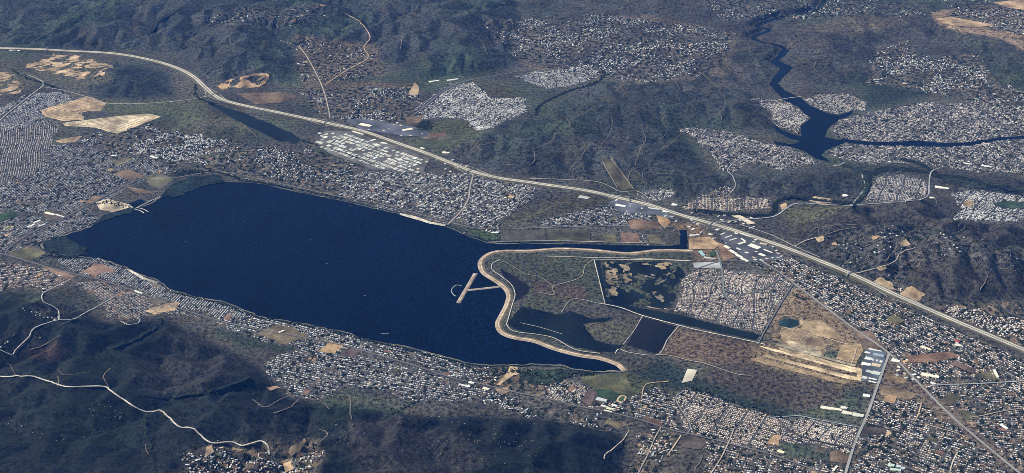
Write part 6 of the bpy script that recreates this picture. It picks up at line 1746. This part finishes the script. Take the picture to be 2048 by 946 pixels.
# ------------------------------------------------------------------ boats
def hull_mesh():
    sec = [(-.5, .42, 0), (-.2, .5, 0), (.15, .46, .02), (.38, .24, .06), (.5, .02, .1)]
    V, F = [], []
    for x, w, rise in sec:
        V += [(x, -w, .5 + rise), (x, -w * .7, -.3), (x, w * .7, -.3), (x, w, .5 + rise)]
    for i in range(len(sec) - 1):
        b_ = i * 4
        for k in range(3):
            F.append((b_ + k, b_ + k + 1, b_ + 5 + k, b_ + 4 + k))
        F.append((b_ + 3, b_, b_ + 4, b_ + 7))
    F.append((0, 3, 2, 1))
    return mesh_np("hull", V, np.array(F), [pm((.84, .84, .84), "wall")])
HM = hull_mesh()
for lb, px, an in (("white boat nearest the lake's far left shore", (489,444), .4), ("white boat in the left part of the lake", (371,483), 1.2), ("white boat near the lake's middle, left of two", (512,486), 2.2), ("white boat near the lake's middle, right of two", (622,480), .1), ("white boat in the middle of the open lake", (654,527), .8), ("white boat close to the old town shore", (701,412), 2.6), ("white boat right of the lake's middle", (764,519), 1.9), ("white boat out from the jetty", (730,591), .5), ("white speedboat with a foam wake near the near shore", (776,667.5), -.12)):
    C = flat([px], 1)[0]
    o = link("boat", None, label=lb, cat="boat", group="boats on the lake")
    o.location = (C[0], C[1], 1.3); o.rotation_euler = (0, 0, an)
    h_ = link("hull", HM, o); h_.scale = (13, 5, 2.0)
    box_part("cabin", 5.5, 3.2, 1.0, 3.6, pm((.8, .8, .8), "wall"), o, x=-1.5)
    if "wake" in lb:
        t_ = np.linspace(0, 1, 14)
        V = np.concatenate([np.c_[-7 - t_ * 70, .8 + t_ * 2.5 + rng.uniform(-.8, .8, 14), np.full(14, .1)], np.c_[-7 - t_ * 70, -.8 - t_ * 2.5 + rng.uniform(-.8, .8, 14), np.full(14, .1)]])
        i = np.arange(13)
        link("wake", mesh_np("wake", V, np.stack([i, i + 1, i + 15, i + 14], 1), [pm((.45, .5, .56), "foam")]), o)

# ------------------------------------------------------------------ air
hz, t, b = nt("hazy_air")
t.nodes.remove(b)
pv = N(t, "ShaderNodeVolumePrincipled")
pv.inputs["Color"].default_value = (0.06, 0.27, 1.0, 1)
pv.inputs["Absorption Color"].default_value = (1, 1, 1, 1)
pv.inputs["Density"].default_value = 6.9e-6
pv.inputs["Anisotropy"].default_value = 0.0
t.links.new(pv.outputs[0], t.nodes["Material Output"].inputs["Volume"])
zmin = float(HF.min()) - 1.0
bx0, bx1, by0, by1, bz1 = xs[0] - 500, xs[-1] + 500, ys[0] - 500, ys[-1] + 500, CAM_Z + 60
V = [(x, y, z) for z in (zmin, bz1) for x, y in ((bx0, by0), (bx1, by0), (bx1, by1), (bx0, by1))]
F = [(3, 2, 1, 0), (4, 5, 6, 7), (0, 1, 5, 4), (1, 2, 6, 5), (2, 3, 7, 6), (3, 0, 4, 7)]
link("haze", mesh_np("haze", V, np.array(F), [hz]), label="thin blue haze in the air over the valley", cat="haze", kind="stuff")
print("HOUSES", nH, "TREES", len(T0), "tris", sum(len(m.loops) - 2 * len(m.polygons) for m in bpy.data.meshes))
